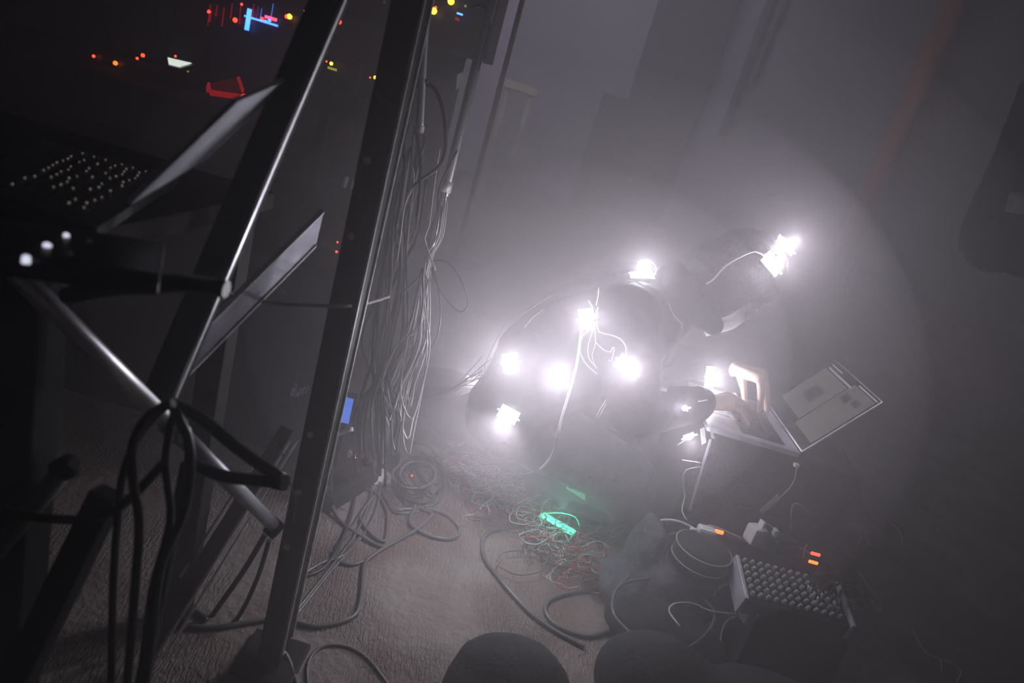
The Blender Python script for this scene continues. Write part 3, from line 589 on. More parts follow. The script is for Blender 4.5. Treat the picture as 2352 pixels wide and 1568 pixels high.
# ------------------------------------------------------------------ box, laptop and hands' place
t = empty('speaker_box', (.80, 1.95, 0), 'tall black box serving as table under the silver laptop', 'box')
BX0, BX1, BY0, BY1, BZ = .575, 1.02, 1.735, 2.17, .500
MB().box(((BX0+BX1)/2, (BY0+BY1)/2, BZ/2), (BX1-BX0, BY1-BY0, BZ), ch=.008).build('cabinet', m_case, t)
for x in (BX0+.012, BX1-.012):
    for y in (BY0+.012, BY1-.012): MB().box((x, y, BZ-.012), (.03, .03, .026), ch=.005).build('corner_guard', m_blackmetal, t)
MB().box(((BX0+BX1)/2, BY0-.003, .30), (.12, .008, .035), ch=.002).build('handle', m_blackmetal, t)
def laptop_open(name, origin, ang, wd, dp, lid_ang, label):
    """origin: front-left corner nearest the camera; local x along the width, y towards the hinge"""
    R = rotz(ang); t = empty(name, origin, label, 'laptop', rot=R)
    def T(x, y, z): return R @ V((x, y, z)) + V(origin)
    MB().box(T(wd/2, dp/2, .008), (wd, dp, .016), R, ch=.004).build('base', m_alu, t)
    MB().box(T(wd/2, dp*.62, .0165), (wd*.86, dp*.46, .001), R).build('key_well', m_blackplastic, t)
    MB().box(T(wd/2, dp*.2, .0165), (wd*.32, dp*.28, .0008), R).build('trackpad', mat('trackpad', (.5, .5, .54), .4, .5), t)
    km = None; nx_, ny_ = 14, 6
    for i in range(nx_):
        for j in range(ny_):
            c = T(wd*.07+wd*.86*(i+.5)/nx_, dp*.39+dp*.46*(j+.5)/ny_, .0180)
            if km is None:
                k = MB().box((0, 0, 0), (wd*.86/nx_*.82, dp*.46/ny_*.8, .002), taper=.9).build('key', m_gold, t); k.matrix_parent_inverse = Matrix.Identity(4); km = k
            else: k = km.copy(); C.objects.link(k)
            k.location = t.matrix_world.inverted() @ c
    la = math.radians(lid_ang); ly = V((0, -math.cos(la), math.sin(la))); lz = V((0, math.sin(la), math.cos(la)))   # lid direction, lid outward normal (back)
    h0 = V((0, dp, .018)); Lh = .243
    def Lp(x, u, o): return R @ (h0+V((x, 0, 0))+ly*u+lz*o)+V(origin)
    RL = R @ Matrix((V((1, 0, 0)), ly, V((1, 0, 0)).cross(ly))).transposed()
    MB().box(Lp(wd/2, Lh/2, 0), (wd, Lh, .006), RL, ch=.0028).build('lid', m_alu, t)
    fr = -1
    def panel(nm, x0, x1, u0, u1, o, mm, par):
        q = [Lp(x0*wd, u0*Lh, o), Lp(x1*wd, u0*Lh, o), Lp(x1*wd, u1*Lh, o), Lp(x0*wd, u1*Lh, o)]
        return slab(nm, q, .0004, mm, par)
    s_ = panel('screen', .01, .99, .02, .985, -.0034, mat('dark screen glass', (.012, .012, .013), .12), t)
    pg = mat('screen page glow', (.06, .06, .05), .4, emit=(.30, .27, .22), es=.22); pg2 = mat('screen page glow dim', (.05, .05, .045), .4, emit=(.26, .24, .20), es=.2)
    pd = mat('screen dark image', (.02, .015, .015), .4, emit=(.10, .07, .07), es=.1); pb = mat('screen bar', (.3, .3, .3), .4, emit=(.3, .33, .3), es=.45)
    panel('page', .05, .55, .2, .84, -.0042, pg, s_); panel('page', .57, .97, .14, .93, -.0042, pg2, s_)
    panel('image', .22, .42, .42, .62, -.0048, pd, s_); panel('image', .62, .74, .70, .80, -.0048, pd, s_); panel('image', .78, .88, .74, .82, -.0048, pd, s_)
    panel('toolbar', .08, .60, .86, .885, -.0042, pb, s_); panel('toolbar', .62, .97, .945, .96, -.0042, pb, s_); panel('toolbar', .06, .30, .92, .935, -.0042, pb, s_)
    return t, T, Lp
o0 = V((.575, 2.085, .502))
lt, LT, LL = laptop_open('laptop', V((.572, 2.075, BZ+.002)), -math.pi/2, .345, .262, 125, 'silver open laptop on the tall black box, page on its screen')
# plug and charger lead on the near side
t = empty('laptop_charger', W(1828, 1072, 1.715), 'white laptop plug with thin lead and grey adapter hanging down the box', 'charger')
MB().box(W(1829, 1068, 1.71), (.012, .016, .010), ch=.002).build('plug', m_white, t)
cable('lead', [W(1830, 1075, 1.712), W(1826, 1098, 1.71), W(1814, 1120, 1.715), W(1792, 1142, 1.72)], .0014, m_cablew, None, parent=t)
MB().bar(W(1790, 1138, 1.722), W(1748, 1176, 1.722), .022, .012, side=UC+RC, ch=.002).build('adapter', mat('grey adapter', (.2, .17, .16), .6), t)
t = empty('earphone_plug', W(1785, 935, 2.07), 'tiny wire with a bright tip at the far keyboard edge', 'wire')
cable('wire', [W(1778, 944, 2.07), W(1780, 930, 2.07), W(1792, 910, 2.07)], .0012, m_cablew, None, parent=t); MB().box(W(1782, 943, 2.065), (.004, .004, .004)).build('tip', m_white, t)
# white paper / sleeve between the hands
tag(slab('paper_tissue', [W(1650, 910, 1.95), W(1690, 903, 1.95), W(1700, 918, 1.93), W(1668, 930, 1.9)], .002, m_cloth), 'white folded paper between the two hands', 'paper')
# cloth straps left of the box
for q, lab in (([(1608, 985), (1618, 980), (1622, 1015), (1612, 1020)], 'left of two white tape ends under the cuff'), ([(1630, 985), (1636, 984), (1642, 1008), (1634, 1005)], 'right of two white tape ends at the laptop corner')):
    tag(slab('tape_end', [W(x, y, 1.70) for x, y in q], .002, m_cloth), lab, 'tape')
t = MB(); t.bar(W(1632, 1008, 1.722), W(1584, 1172, 1.725), .006, .003); tag(t.build('edge_stripe', mat('light strap', (.4, .39, .42), .7)), 'thin pale strap running down the left edge of the black box', 'stripe')  # thin pale bar along the left edge of the box

# ------------------------------------------------------------------ floor stuff on the right
tag(blob('denim_cloth', [('e', (.525, 1.67, .10), (.055, .10, .14)), ('e', (.60, 1.60, .07), (.13, .10, .10)), ('e', (.50, 1.62, .05), (.09, .12, .06))], .007, m_denim, None, 4, .02, .05, flat=.003), 'grey denim cloth heaped on the floor between knee and black box', 'cloth')
tag(blob('round_bag', [('e', (.56, 1.46, .055), (.14, .10, .06)), ('e', (.64, 1.42, .05), (.1, .09, .055))], .008, m_bag, None, 4, .012, .06, flat=.003), 'dark round bag under the loose cable loops at the bottom', 'bag')
t = empty('headphones_case', (.70, 1.60, 0), 'round black case with pale rims beside the denim cloth', 'case')
cpos = W(1612, 1268, 1.60); MB().lathe(cpos, [(.065, -.05), (.075, -.04), (.075, .015), (.066, .025), (.02, .028)], 36).build('case_body', m_bag, t, True)
for z in (.016, -.02): 
    ring = [cpos+V((math.cos(k/24*2*math.pi)*.0755, math.sin(k/24*2*math.pi)*.0755, z)) for k in range(25)]
    MB().tube(ring, .0016, 6).build('rim', m_cablel, t, True)
# patchbay mixer with knobs
mz = .235; A = G(1690, 1285, mz); B = G(1860, 1330, mz); D = G(1702, 1400, mz)
ex = (B-A).normalized(); ey = V((0, 0, 1)).cross(ex); RM = Matrix((ex, ey, V((0, 0, 1)))).transposed(); tilt = Matrix.Rotation(.25, 3, ex); RT = tilt @ RM
Wm, Dm = .27, .13; cM = A+ex*Wm/2-ey*Dm/2
t = empty('patch_mixer', (cM.x, cM.y, 0), 'compact mixer with rows of pale knobs and silver cheeks in the cable pile', 'mixer')
MB().box(cM-V((0, 0, .03)), (Wm, Dm, .05), RT, ch=.004).build('casing', m_blackmetal, t)
for k in (-1, 1): MB().box(cM+ex*k*(Wm/2+.005)-V((0, 0, .026)), (.010, Dm*1.03, .062), RT, ch=.002).build('side_cheek', m_alu, t)
kn0 = None
for i in range(12):
    for j in range(6):
        if i > 8 and j > 3: continue
        p = cM+RT @ V((-Wm/2+.014+i*.021, -Dm/2+.014+j*.0205, -.004))
        if kn0 is None: k = MB().lathe((0, 0, 0), [(.0055, 0), (.006, .003), (.0045, .012), (.0025, .013)], 10, RT).build('knob', mat('grey knob', (.36, .35, .37), .35), t); k.matrix_parent_inverse = Matrix.Identity(4); kn0 = k
        else: k = kn0.copy(); C.objects.link(k)
        k.location = t.matrix_world.inverted() @ p
# patch leads with metal plugs
for k in range(9):
    px = 1850+k*9+rnd.uniform(-3, 3); py = 1375+k*3+rnd.uniform(-12, 8)
    zl = .225; tt = empty('patch_lead', G(px, py, zl), 'short black patch lead with a shiny plug at the mixer end', 'cable', 'patch leads at the right end of the mixer')
    MB().tube([G(px, py, zl), G(px+7, py-20, zl+.03)], .0035, 8).build('plug', m_steel, tt, True)
    cable('lead', [G(px+7, py-20, zl+.03), G(px+20, py-45, zl+.05), G(px+45+k*2, py-50, zl+.01), G(px+70, py-38+k*5, .17)], .0026, m_cableb, None, parent=tt)
# near flat box with open lid corner
t = empty('flat_case', (.90, 1.58, 0), 'flat dark case with a pale edge carrying the mixer', 'case')
fq = [G(1740, 1418, .17), G(1952, 1484, .17), G(1900, 1385, .17)+V((.02, .06, 0)), G(1740, 1418, .17)+V((-.01, .26, 0))]
slabq = fq+[V((p.x, p.y, .004)) for p in fq]
MB().add(slabq, [(0, 1, 2, 3), (7, 6, 5, 4), (0, 4, 5, 1), (1, 5, 6, 2), (2, 6, 7, 3), (3, 7, 4, 0)]).build('case_body', mat('dark grey board', (.05, .046, .046), .8), t)
MB().bar(G(1728, 1358, .175), G(1741, 1414, .175), .003, .003).build('bright_edge', m_alu, t)
MB().box(G(1712, 1400, .14), (.018, .05, .05), rotz(.3), ch=.003).build('hinge_block', m_alu, t)
for k in range(3): MB().lathe(G(1708+k*9, 1425, .11), [(.004, 0), (.001, .012)], 6).build('plug_pin', m_steel, t)
# power strip with orange switches, plug adapters
t = empty('extension_strip', W(1760, 1270, 1.69), 'dark extension strip with an orange lit switch running behind the mixer', 'power strip')
MB().bar(W(1600, 1222, 1.69), W(1900, 1318, 1.69), .05, .03, side=(0, 0, 1), ch=.005).build('casing', mat('dark red strip', (.07, .03, .03), .5), t)
for px, py, r in ((1868, 1291, .011), (1873, 1272, .009)): MB().box(W(px, py, 1.655), (.026, .006, .008), RM, ch=.002).build('neon_switch', m_orange if px < 1870 else m_red, t)
MB().box(W(1652, 1221, 1.66), (.024, .008, .010), RM, ch=.003).build('neon_switch', m_orange, t)
t = empty('plug_adapter', W(1735, 1226, 1.66), 'white cube-shaped plug adapter standing in the middle of the cable pile', 'adapter')
MB().box(W(1735, 1226, 1.66), (.045, .04, .05), rotz(.4), ch=.008).build('casing', m_white, t); MB().box(W(1750, 1203, 1.66), (.008, .02, .02), rotz(.4), ch=.002).build('plug', m_white, t)
t = empty('plug_adapter', W(1622, 1220, 1.66), 'low white plug left of the orange switch, where the thick white cable ends', 'adapter')
MB().box(W(1622, 1220, 1.66), (.05, .03, .025), RM, ch=.008).build('casing', m_white, t); MB().tube([W(1600, 1218, 1.655), W(1586, 1213, 1.65)], [.006, .004], 10).build('strain_relief', m_white, t, True)
t = empty('plug_adapter', W(1795, 1250, 1.66), 'black plug adapter right of the white cube-shaped one', 'adapter')
MB().box(W(1795, 1250, 1.66), (.07, .05, .05), rotz(.3), ch=.008).build('casing', m_blackplastic, t); MB().box(W(1780, 1222, 1.65), (.01, .02, .02), ch=.002).build('plug', m_edge, t)
for px, py, lab in ((1925, 1335, 'upper one of two'), (1940, 1378, 'lower one of two')):
    t = MB().bar(G(px-22, py, .06), G(px+22, py+4, .06), .016, .016, side=(0, 0, 1), ch=.005).build('metal_clip', m_edge); tag(t, f'dull metal bar right of the mixer, {lab}', 'bar')
def T4(pts, s=2.4706, ox=1400, oy=1050): return [(ox+x/s, oy+y/s) for x, y in pts]
def T6(pts, s=2.76, ox=600, oy=1000): return [(ox+x/s, oy+y/s) for x, y in pts]
def GS(px, py, z):
    p = G(px, py, z)
    return W(px, py, 1.69) if (p.y > 1.70 and BX0-.03 < p.x < BX1+.05) else p
def fc(pts, z, r, m, label, group=None, cat='cable', zs=None):
    n = len(pts); P = []
    for i, p in enumerate(pts):
        zz = (zs[min(i, len(zs)-1)] if zs else z); P.append(GS(p[0], p[1], max(zz, r)))
    return cable('power_cable' if r > .0035 else 'thin_cable', P, r, m, label, cat, group)
RB = [
 ([(180, 460), (230, 390), (300, 355), (400, 365), (500, 415)], [.10, .14, .15, .13, .09], .0035, m_cablew, 'thick white cable arching to the white plug'),
 ([(130, 1010), (30, 900), (20, 800), (70, 720), (200, 690), (350, 700), (480, 760), (580, 850), (590, 930), (530, 1020), (430, 1090)], .125, .0036, m_cable, 'large grey cable loop over the dark round bag'),
 ([(110, 1030), (10, 930), (5, 760), (60, 620), (200, 490), (350, 435), (560, 430)], [.01, .02, .03, .05, .08, .1, .08], .0036, m_cable, 'grey cable curving from the floor up behind the round case'),
 ([(40, 740), (150, 650), (280, 615), (400, 608)], .10, .0034, m_cable, 'grey cable crossing the denim cloth'),
 ([(0, 745), (60, 740), (140, 700), (260, 640), (420, 600)], [.02, .05, .1, .11, .1], .004, m_cableb, 'black cable crossing the denim cloth below the grey one'),
 ([(400, 960), (340, 880), (350, 840), (400, 825), (480, 830), (570, 870), (720, 890)], .13, .0024, m_cablel, 'thin pale cable loop lying on the round bag'),
 ([(620, 1290), (625, 1100), (650, 950), (720, 900), (830, 895), (950, 950)], [.03, .05, .09, .11, .12, .1], .0024, m_cablel, 'thin pale cable going down to the bottom edge in front of the flat case'),
 ([(1030, 480), (1030, 380), (1035, 290), (1060, 262), (1120, 300), (1220, 410), (1330, 530), (1380, 620), (1380, 680)], [.1, .2, .24, .25, .24, .2, .12, .06, .02], .0030, mat('reddish cable', (.2, .12, .11), .5), 'reddish cable standing up in a tall arch behind the mixer'),
 ([(860, 690), (980, 690), (1070, 640), (1100, 570), (1110, 510), (1160, 450), (1230, 415)], [.15, .16, .16, .16, .17, .18, .2], .0018, m_cablel, 'thin pale wire looping over the mixer knobs'),
 ([(870, 360), (960, 420), (1060, 500), (1120, 530), (1170, 580)], .15, .0018, m_cablel, 'thin pale wire from the cube adapter to the red switch'),
 ([(1490, 345), (1580, 360), (1640, 410), (1665, 480), (1650, 530)], .01, .003, m_cablel, 'grey cable arc alone on the dark floor at the right'),
 ([(1375, 380), (1430, 400), (1460, 450), (1470, 500)], .02, .0025, m_cablel, 'right one of two short pale wires on the dark floor'),
 ([(1420, 400), (1425, 460), (1400, 510)], .02, .0025, m_cablel, 'left one of two short pale wires on the dark floor'),
 ([(1415, 650), (1470, 730), (1530, 830), (1535, 880), (1480, 800)], .04, .003, m_cablel, 'pale cable making a sharp bend right of the metal bars'),
 ([(1720, 980), (1790, 1100), (1870, 1140), (1950, 1170), (1995, 1220), (1970, 1270)], .008, .0025, m_cablel, 'pale wire lying by itself in the lower right corner'),
 ([(1870, 1140), (1885, 1180), (1880, 1215)], .008, .002, m_cablel, 'short branch of wire in the lower right corner'),
 ([(480, 680), (500, 715), (550, 725)], .12, .002, m_cablel, 'small pale wire hook on the denim cloth'),
 ([(590, 780), (640, 730), (720, 710)], .12, .002, m_cablel, 'short pale wire left of the mixer cheek'),
 ([(530, 600), (600, 740), (660, 850), (720, 890)], [.1, .12, .12, .1], .004, m_cableb, 'black cable left of the mixer going down to the flat case'),
 ([(560, 385), (640, 410), (760, 470), (860, 560)], [.1, .12, .12, .1], .0025, m_cablel, 'grey lead from the orange switch past the cube adapter'),
 ([(1120, 700), (1150, 640), (1200, 610), (1260, 640)], .15, .004, m_cableb, 'black cable hump at the right end of the mixer'),
 ([(1250, 700), (1330, 760), (1400, 800), (1480, 790)], .08, .004, m_cableb, 'black cable between the two metal bars'),
 ([(180, 460), (400, 470), (600, 465)], .1, .003, m_cableb, 'black cable behind the round case'),
 ([(130, 700), (60, 780), (40, 880), (120, 990)], .02, .0036, m_cableb, 'black cable left of the large loop, on the floor')]
for pts, z, r, m_, lab in RB: fc(T4(pts), z if not isinstance(z, list) else 0, r, m_, lab, zs=z if isinstance(z, list) else None)
cable('thin_cable', [W(1609, 1072, 1.70), W(1575, 1080, 1.70), W(1569, 1106, 1.70), W(1573, 1140, 1.70), W(1566, 1172, 1.68), W(1578, 1194, 1.66)], .0016, m_cablew, 'thin white wire hanging down left of the black box')
cable('thin_cable', [W(1566, 1056, 1.69), W(1609, 1063, 1.70)], .0018, m_cablew, 'short straight white wire end left of the black box')
# right side cable of laptop box
cable('power_cable', [W(1934, 1030, 2.19), W(1955, 1070, 2.19), W(1962, 1092, 2.19), W(1975, 1130, 2.15), G(2000, 1200, .02)], .004, m_cable, 'grey cable falling behind the laptop lid to the floor')

# ------------------------------------------------------------------ foreground dark bags at the bottom
tag(blob('padded_bag', [('e', (.20, 1.15, .06), (.13, .10, .085)), ('e', (.14, 1.12, .04), (.08, .10, .07)), ('e', (.28, 1.12, .03), (.10, .08, .055))], .008, m_bag, None, 4, .01, .08, flat=.003), 'left one of two rounded dark bags at the bottom edge', 'bag', 'dark bags at the bottom edge')
tag(blob('padded_bag', [('e', (.52, 1.24, .08), (.14, .12, .10)), ('e', (.62, 1.22, .06), (.16, .12, .09)), ('e', (.80, 1.26, .06), (.2, .13, .08))], .008, m_bag, None, 4, .01, .08, flat=.003), 'right one of two rounded dark bags at the bottom edge', 'bag', 'dark bags at the bottom edge')

# ------------------------------------------------------------------ floor cables on the left
FB = [
 ([(1540, 585), (1430, 620), (1400, 700), (1420, 790), (1480, 870), (1560, 970), (1700, 1120), (1850, 1230), (2050, 1340)], .006, m_cable, 'thick grey cable running from the wire pile to the bottom bags'),
 ([(2240, 960), (2000, 990), (1850, 1030), (1800, 1090), (1840, 1180), (1950, 1240), (2080, 1270), (2200, 1240), (2300, 1180)], .006, m_cable, 'thick grey cable loop below the red wire pile'),
 ([(60, 1170), (200, 1180), (330, 1210), (450, 1195), (580, 1150), (620, 1080), (640, 950), (650, 830), (680, 780), (800, 700), (980, 600), (1070, 520), (1080, 490), (1000, 460)], .0055, m_cable, 'thick grey cable snaking from the post foot over the bare floor'),
 ([(1030, 455), (1150, 490), (1240, 560), (1255, 620), (1200, 655), (1080, 640), (980, 590), (940, 540), (980, 440)], .0055, m_cable, 'thick grey cable loop sticking out right onto the bare floor'),
 ([(780, 320), (830, 310), (900, 390), (910, 460), (850, 470), (790, 400), (770, 340)], .005, m_cable, 'small oval cable loop below the stage box'),
 ([(300, 1600), (290, 1480), (330, 1380), (420, 1330), (550, 1340), (680, 1420), (820, 1600)], .0032, m_cable, 'thin cable arc entering from the bottom edge'),
 ([(590, 320), (720, 360), (790, 460), (800, 580), (780, 670), (700, 630), (630, 540), (640, 480), (720, 380)], .005, m_cable, 'cable loop standing left of the bare floor patch'),
 ([(600, 330), (570, 500), (480, 720), (380, 850), (230, 900)], .0048, m_cableb, 'black cable going from the bundle to the rack post'),
 ([(700, 150), (690, 400), (600, 620), (500, 760), (200, 1140), (90, 1290)], .0042, m_cable, 'long straight cable from the bundle to the post foot'),
 ([(760, 200), (740, 430), (640, 640), (450, 850), (250, 1100), (120, 1270)], .0040, m_cable, 'second long straight cable to the post foot, slightly right'),
 ([(950, 50), (1050, 60), (1130, 130), (1150, 220), (1100, 290), (1010, 330), (940, 250)], .0048, m_cable, 'upper round loop of the floor coil'),
 ([(940, 130), (1040, 130), (1130, 180), (1155, 260), (1100, 310), (1040, 290), (960, 180)], .0048, m_cable, 'second round loop of the floor coil'),
 ([(820, 310), (990, 350), (1090, 390), (1060, 340), (970, 270), (950, 150)], .0048, m_cable, 'inner loop of the floor coil'),
 ([(1160, 270), (1150, 390), (1060, 450), (900, 465), (820, 440), (780, 350)], .0052, m_cable, 'cable swinging round below the floor coil'),
 ([(1010, 100), (1080, 170), (1100, 260), (1060, 320), (1000, 260), (980, 180)], .0045, m_cableb, 'innermost black loop of the floor coil'),
 ([(720, 10), (700, 180), (760, 330), (800, 420), (860, 490), (1000, 480)], .0045, m_cable, 'cable passing left of the small oval loop'),
 ([(440, 10), (480, 60), (600, 90), (700, 80)], .004, m_cablew, 'short thick white cable bend beside the blue light'),
 ([(430, 190), (500, 220), (560, 270)], .0018, m_cablel, 'thin wire beside the blue light bar'),
 ([(450, 740), (480, 790), (560, 820), (640, 800), (690, 770)], .0045, m_cable, 'short cable bow left of the snaking cable'),
 ([(470, 700), (540, 640), (640, 560), (700, 440), (720, 380)], .0035, m_cable, 'thinner cable under the standing loop'),
 ([(460, 760), (470, 720), (560, 600), (650, 470)], .0035, m_cable, 'thin cable parallel to the black one, near the post'),
 ([(640, 630), (520, 760), (400, 800), (240, 890)], .0042, m_cable, 'cable reaching the rack post from the standing loop')]
for pts, r, m_, lab in FB: fc(T6(pts), r, r, m_, lab)
cable('power_cable', [W(774, 1000, 1.62), W(763, 1054, 1.62), G(760, 1127, .05), G(770, 1181, .01), G(803, 1214, .006), G(853, 1246, .006), G(883, 1257, .006)], .005, m_cable, 'hanging cable turning onto the floor left of the bundle')
for k in range(7):
    cx, cy, rx, ry = 962+rnd.uniform(-14, 14), 1092+rnd.uniform(-16, 16), 46+rnd.uniform(-14, 12), 40+rnd.uniform(-12, 12); ph = rnd.uniform(0, 6)
    fc([(cx+rx*math.cos(ph+q*.62+.0), cy+ry*math.sin(ph+q*.62)) for q in range(10)], .01+k*.008, .0042, m_cableb if k % 2 else m_cable, 'one turn of the loose cable coil on the floor below the hanging bundle', 'turns of the loose floor coil')
# cable at very bottom by post foot
cable('power_cable', [G(640, 1478, .03), G(665, 1520, .01), G(690, 1600, .006)], .005, m_cable, 'cable with a white sleeve end at the rack post foot')
tag(MB().tube([G(636, 1486, .045), G(651, 1500, .03)], .0065, 10).build('cable_sleeve', m_cablew, None, True), 'white plug sleeve at the foot of the rack post', 'plug')
# more background floor cable near far floor
fc([(945, 935), (990, 960), (1010, 990), (1015, 1030), (1000, 1050)], .005, .005, m_cable, 'cable bow on the floor right of the hanging bundle')

# ------------------------------------------------------------------ hanging bundle
Yb = 1.66
for k in range(16):
    x0 = 972+rnd.uniform(-10, 12); y0 = 640+rnd.uniform(-25, 25); xb = 915+rnd.uniform(-30, 30); yb = 1010+rnd.uniform(-90, 40); dy = Yb+rnd.uniform(-.06, .06); ww = rnd.uniform(10, 26)
    pts = [(x0, y0), (x0-14-ww*.5, y0+110), ((x0+xb)/2-ww, (y0+yb)/2), (xb-ww, yb-60), (xb, yb), (xb+ww*.8, yb-50), ((x0+xb)/2+ww*.9+8, (y0+yb)/2), (x0+4, y0+60), (x0+2, y0-5)]
    cable('hanging_cable', [W(p[0], p[1], dy+.012*math.sin(i*1.3+k)) for i, p in enumerate(pts)], rnd.choice([.0022, .0027, .0032]), rnd.choice([m_cable, m_cablel, m_cablel]), 'narrow hanging loop in the cable bundle tied below the steel pipe', 'cable', 'tied loops of the hanging cable bundle', step=.02, n=6)
for k in range(18):
    x0 = 955+rnd.uniform(-18, 30); y0 = rnd.uniform(280, 420); xm = 885+rnd.uniform(-30, 50); xb = 850+rnd.uniform(-45, 55); yb = 1060+rnd.uniform(-60, 60); dy = Yb+rnd.uniform(-.1, .1)
    pts = [(x0, y0), (x0-25+rnd.uniform(-12, 12), y0+140), (xm+rnd.uniform(-8, 8), 640+rnd.uniform(-30, 30)), (xm-20+rnd.uniform(-18, 18), 800), (xb+rnd.uniform(-10, 10), 940), (xb, yb)]
    cable('hanging_cable', [W(p[0], p[1], dy+.015*math.sin(i*1.7+k)) for i, p in enumerate(pts)], rnd.choice([.003, .0038, .0045]), rnd.choice([m_cable, m_cableb, m_cableb, m_cable]), 'dark cable hanging down between the rack post and the tied loops', 'cable', 'straight cables of the hanging bundle', step=.025, n=6)
for k in range(7):
    x0 = 1010+rnd.uniform(-6, 14); dy = 1.72+rnd.uniform(-.05, .03); pts = [(x0+6, 470+rnd.uniform(-30, 20)), (x0-4, 540), (x0-28+rnd.uniform(-4, 4), 590), (980+rnd.uniform(-8, 8), 640)]
    cable('hanging_cable', [W(p[0], p[1], dy) for p in pts], .0022, m_cablel, 'pale cable strand gathered below the shiny scaffold pipe', 'cable', 'pale strands below the scaffold pipe', step=.02, n=6)
SP = [
 ([(988, 603), (1010, 598), (1035, 608), (1058, 640), (1073, 680), (1074, 705), (1062, 716), (1045, 710), (1020, 680), (1000, 645), (990, 615)], 1.7, .0024, m_cable, 'open cable loop sticking out to the right of the bundle'),
 ([(993, 612), (1005, 650), (1012, 700), (1010, 745), (1000, 785), (980, 803), (965, 808)], 1.7, .0024, m_cable, 'cable bow below the open loop at the right of the bundle'),
 ([(965, 808), (962, 850), (955, 890), (940, 915)], 1.7, .0024, m_cable, 'cable falling from the bow along the right of the bundle'),
 ([(948, 200), (990, 196), (1012, 235), (1022, 290), (1022, 350), (1005, 385), (970, 410), (935, 440)], 1.55, .0042, m_cableb, 'black cable loop hanging from the post near the top'),
 ([(950, 185), (968, 180), (980, 186), (968, 192), (948, 200)], 1.5, .004, m_cableb, 'short black cable wraps round the hanging tube'),
 ([(1085, 20), (1105, 12), (1120, 30), (1124, 60), (1115, 100), (1100, 150), (1088, 185)], 1.845, .0048, m_cableb, 'black cable bend over the top of the scaffold pipe'),
 ([(955, 295), (963, 345), (966, 385), (964, 440), (958, 500)], 1.55, .004, m_cableb, 'black cable coming down from the wrapped tube'),
 ([(925, 320), (930, 370), (925, 430), (910, 520)], 1.5, .0045, m_cableb, 'black cable close to the upper rack post'),
 ([(1050, 345), (1030, 385), (1010, 430), (1005, 480)], 1.75, .003, m_cableb, 'black cable wound over the scaffold pipe'),
 ([(1010, 340), (995, 440), (985, 520), (975, 545), (985, 580), (1000, 620)], 1.65, .0024, m_cablel, 'pale cable with a kink above the tied loops'),
 ([(945, 380), (950, 400), (948, 430), (930, 470), (920, 540), (912, 600)], 1.6, .0022, m_cablel, 'pale cable curling beside the upper bundle'),
 ([(930, 668), (950, 650), (965, 632), (976, 630), (980, 642)], 1.62, .0028, m_cablel, 'small hooked cable end at the tie point'),
 ([(770, 1000), (790, 990), (810, 985)], 1.6, .006, m_cablew, 'white cable stub below the blue monitor'),
 ([(1180, 770), (1165, 805), (1120, 830), (1060, 880), (1015, 900), (975, 915)], 1.95, .0016, m_cable, 'topmost wire of the fan between bundle and person'),
]
for pts, Y, r, m_, lab in SP: pc('hanging_cable' if r > .002 else 'thin_wire', pts, Y, r, m_, lab, 'cable')
pc('signal_cable', [(340, 640, .62), (420, 640, .72), (500, 660, .85), (560, 683, .98), (640, 697, 1.02), (720, 701, 1.03), (800, 702, 1.04), (850, 694, 1.2), (893, 681, 1.4)], 1.0, .0032, m_cablel, 'single grey cable stretched from the inclined bar across the rack post', 'cable')
# black blurred cables in the foreground
FG = [([(150, 680), (280, 660), (440, 650), (520, 665)], .6, .009, m_cableb, 'thick blurred black cable lying over the inclined bar'),
 ([(380, 920), (460, 960), (560, 1040), (650, 1100)], .68, .0075, m_cableb, 'blurred black cable sloping down to a round metal plug'),
 ([(430, 1060), (500, 1090), (560, 1100), (645, 1108)], .68, .0075, m_cableb, 'second blurred black cable meeting the round metal plug'),
 ([(395, 930), (430, 1000), (437, 1080), (420, 1180), (370, 1300), (350, 1450), (330, 1600)], .6, .0052, m_cableb, 'blurred black cable falling beside the steel tube joint'),
 ([(398, 925), (345, 950), (305, 1020), (306, 1110), (320, 1200), (310, 1350), (290, 1600)], .58, .0048, m_cableb, 'blurred black cable farther left, hanging straight down'),
 ([(402, 935), (388, 1000), (380, 1060), (386, 1120), (390, 1200), (350, 1350), (330, 1500), (310, 1600)], .6, .0042, m_cableb, 'blurred black cable hanging between two others'),
 ([(395, 920), (330, 985), (285, 1080), (270, 1200), (260, 1350), (255, 1600)], .6, .0042, m_cableb, 'leftmost hanging blurred black cable'),
 ([(0, 1170), (100, 1190), (250, 1180), (380, 1060)], .6, .005, m_cableb, 'blurred black cable crossing the lower left edge'),
 ([(610, 1225), (560, 1310), (490, 1410), (470, 1445)], 1.15, .006, m_cableb, 'black cable going down from the tube clamp, left of two'),
 ([(618, 1240), (590, 1330), (545, 1420), (500, 1450)], 1.15, .005, m_cableb, 'black cable going down from the tube clamp, right of two'),
 ([(650, 1075), (668, 1110), (680, 1150), (672, 1200)], 1.04, .0012, m_cablel, 'fine pale wire hanging in front of the rack post'),
 ([(625, 1010), (640, 1030), (652, 1048)], 1.04, .0012, m_cablel, 'fine pale wire left of the rack post')]
for pts, Y, r, m_, lab in FG: pc('black_cable' if r > .002 else 'thin_wire', pts, Y, r, m_, lab, 'cable')
t = empty('cable_plug', W(650, 1106, .68), 'round metal tipped black plug where two blurred cables meet', 'plug')
MB().tube([W(632, 1103, .68), W(652, 1108, .675)], .010, 14).build('plug_body', m_blackplastic, t, True); MB().tube([W(650, 1101, .675), W(656, 1102, .672)], .006, 12).build('plug_tip', m_edge, t, True); MB().tube([W(648, 1113, .675), W(654, 1115, .672)], .006, 12).build('plug_tip', m_edge, t, True)
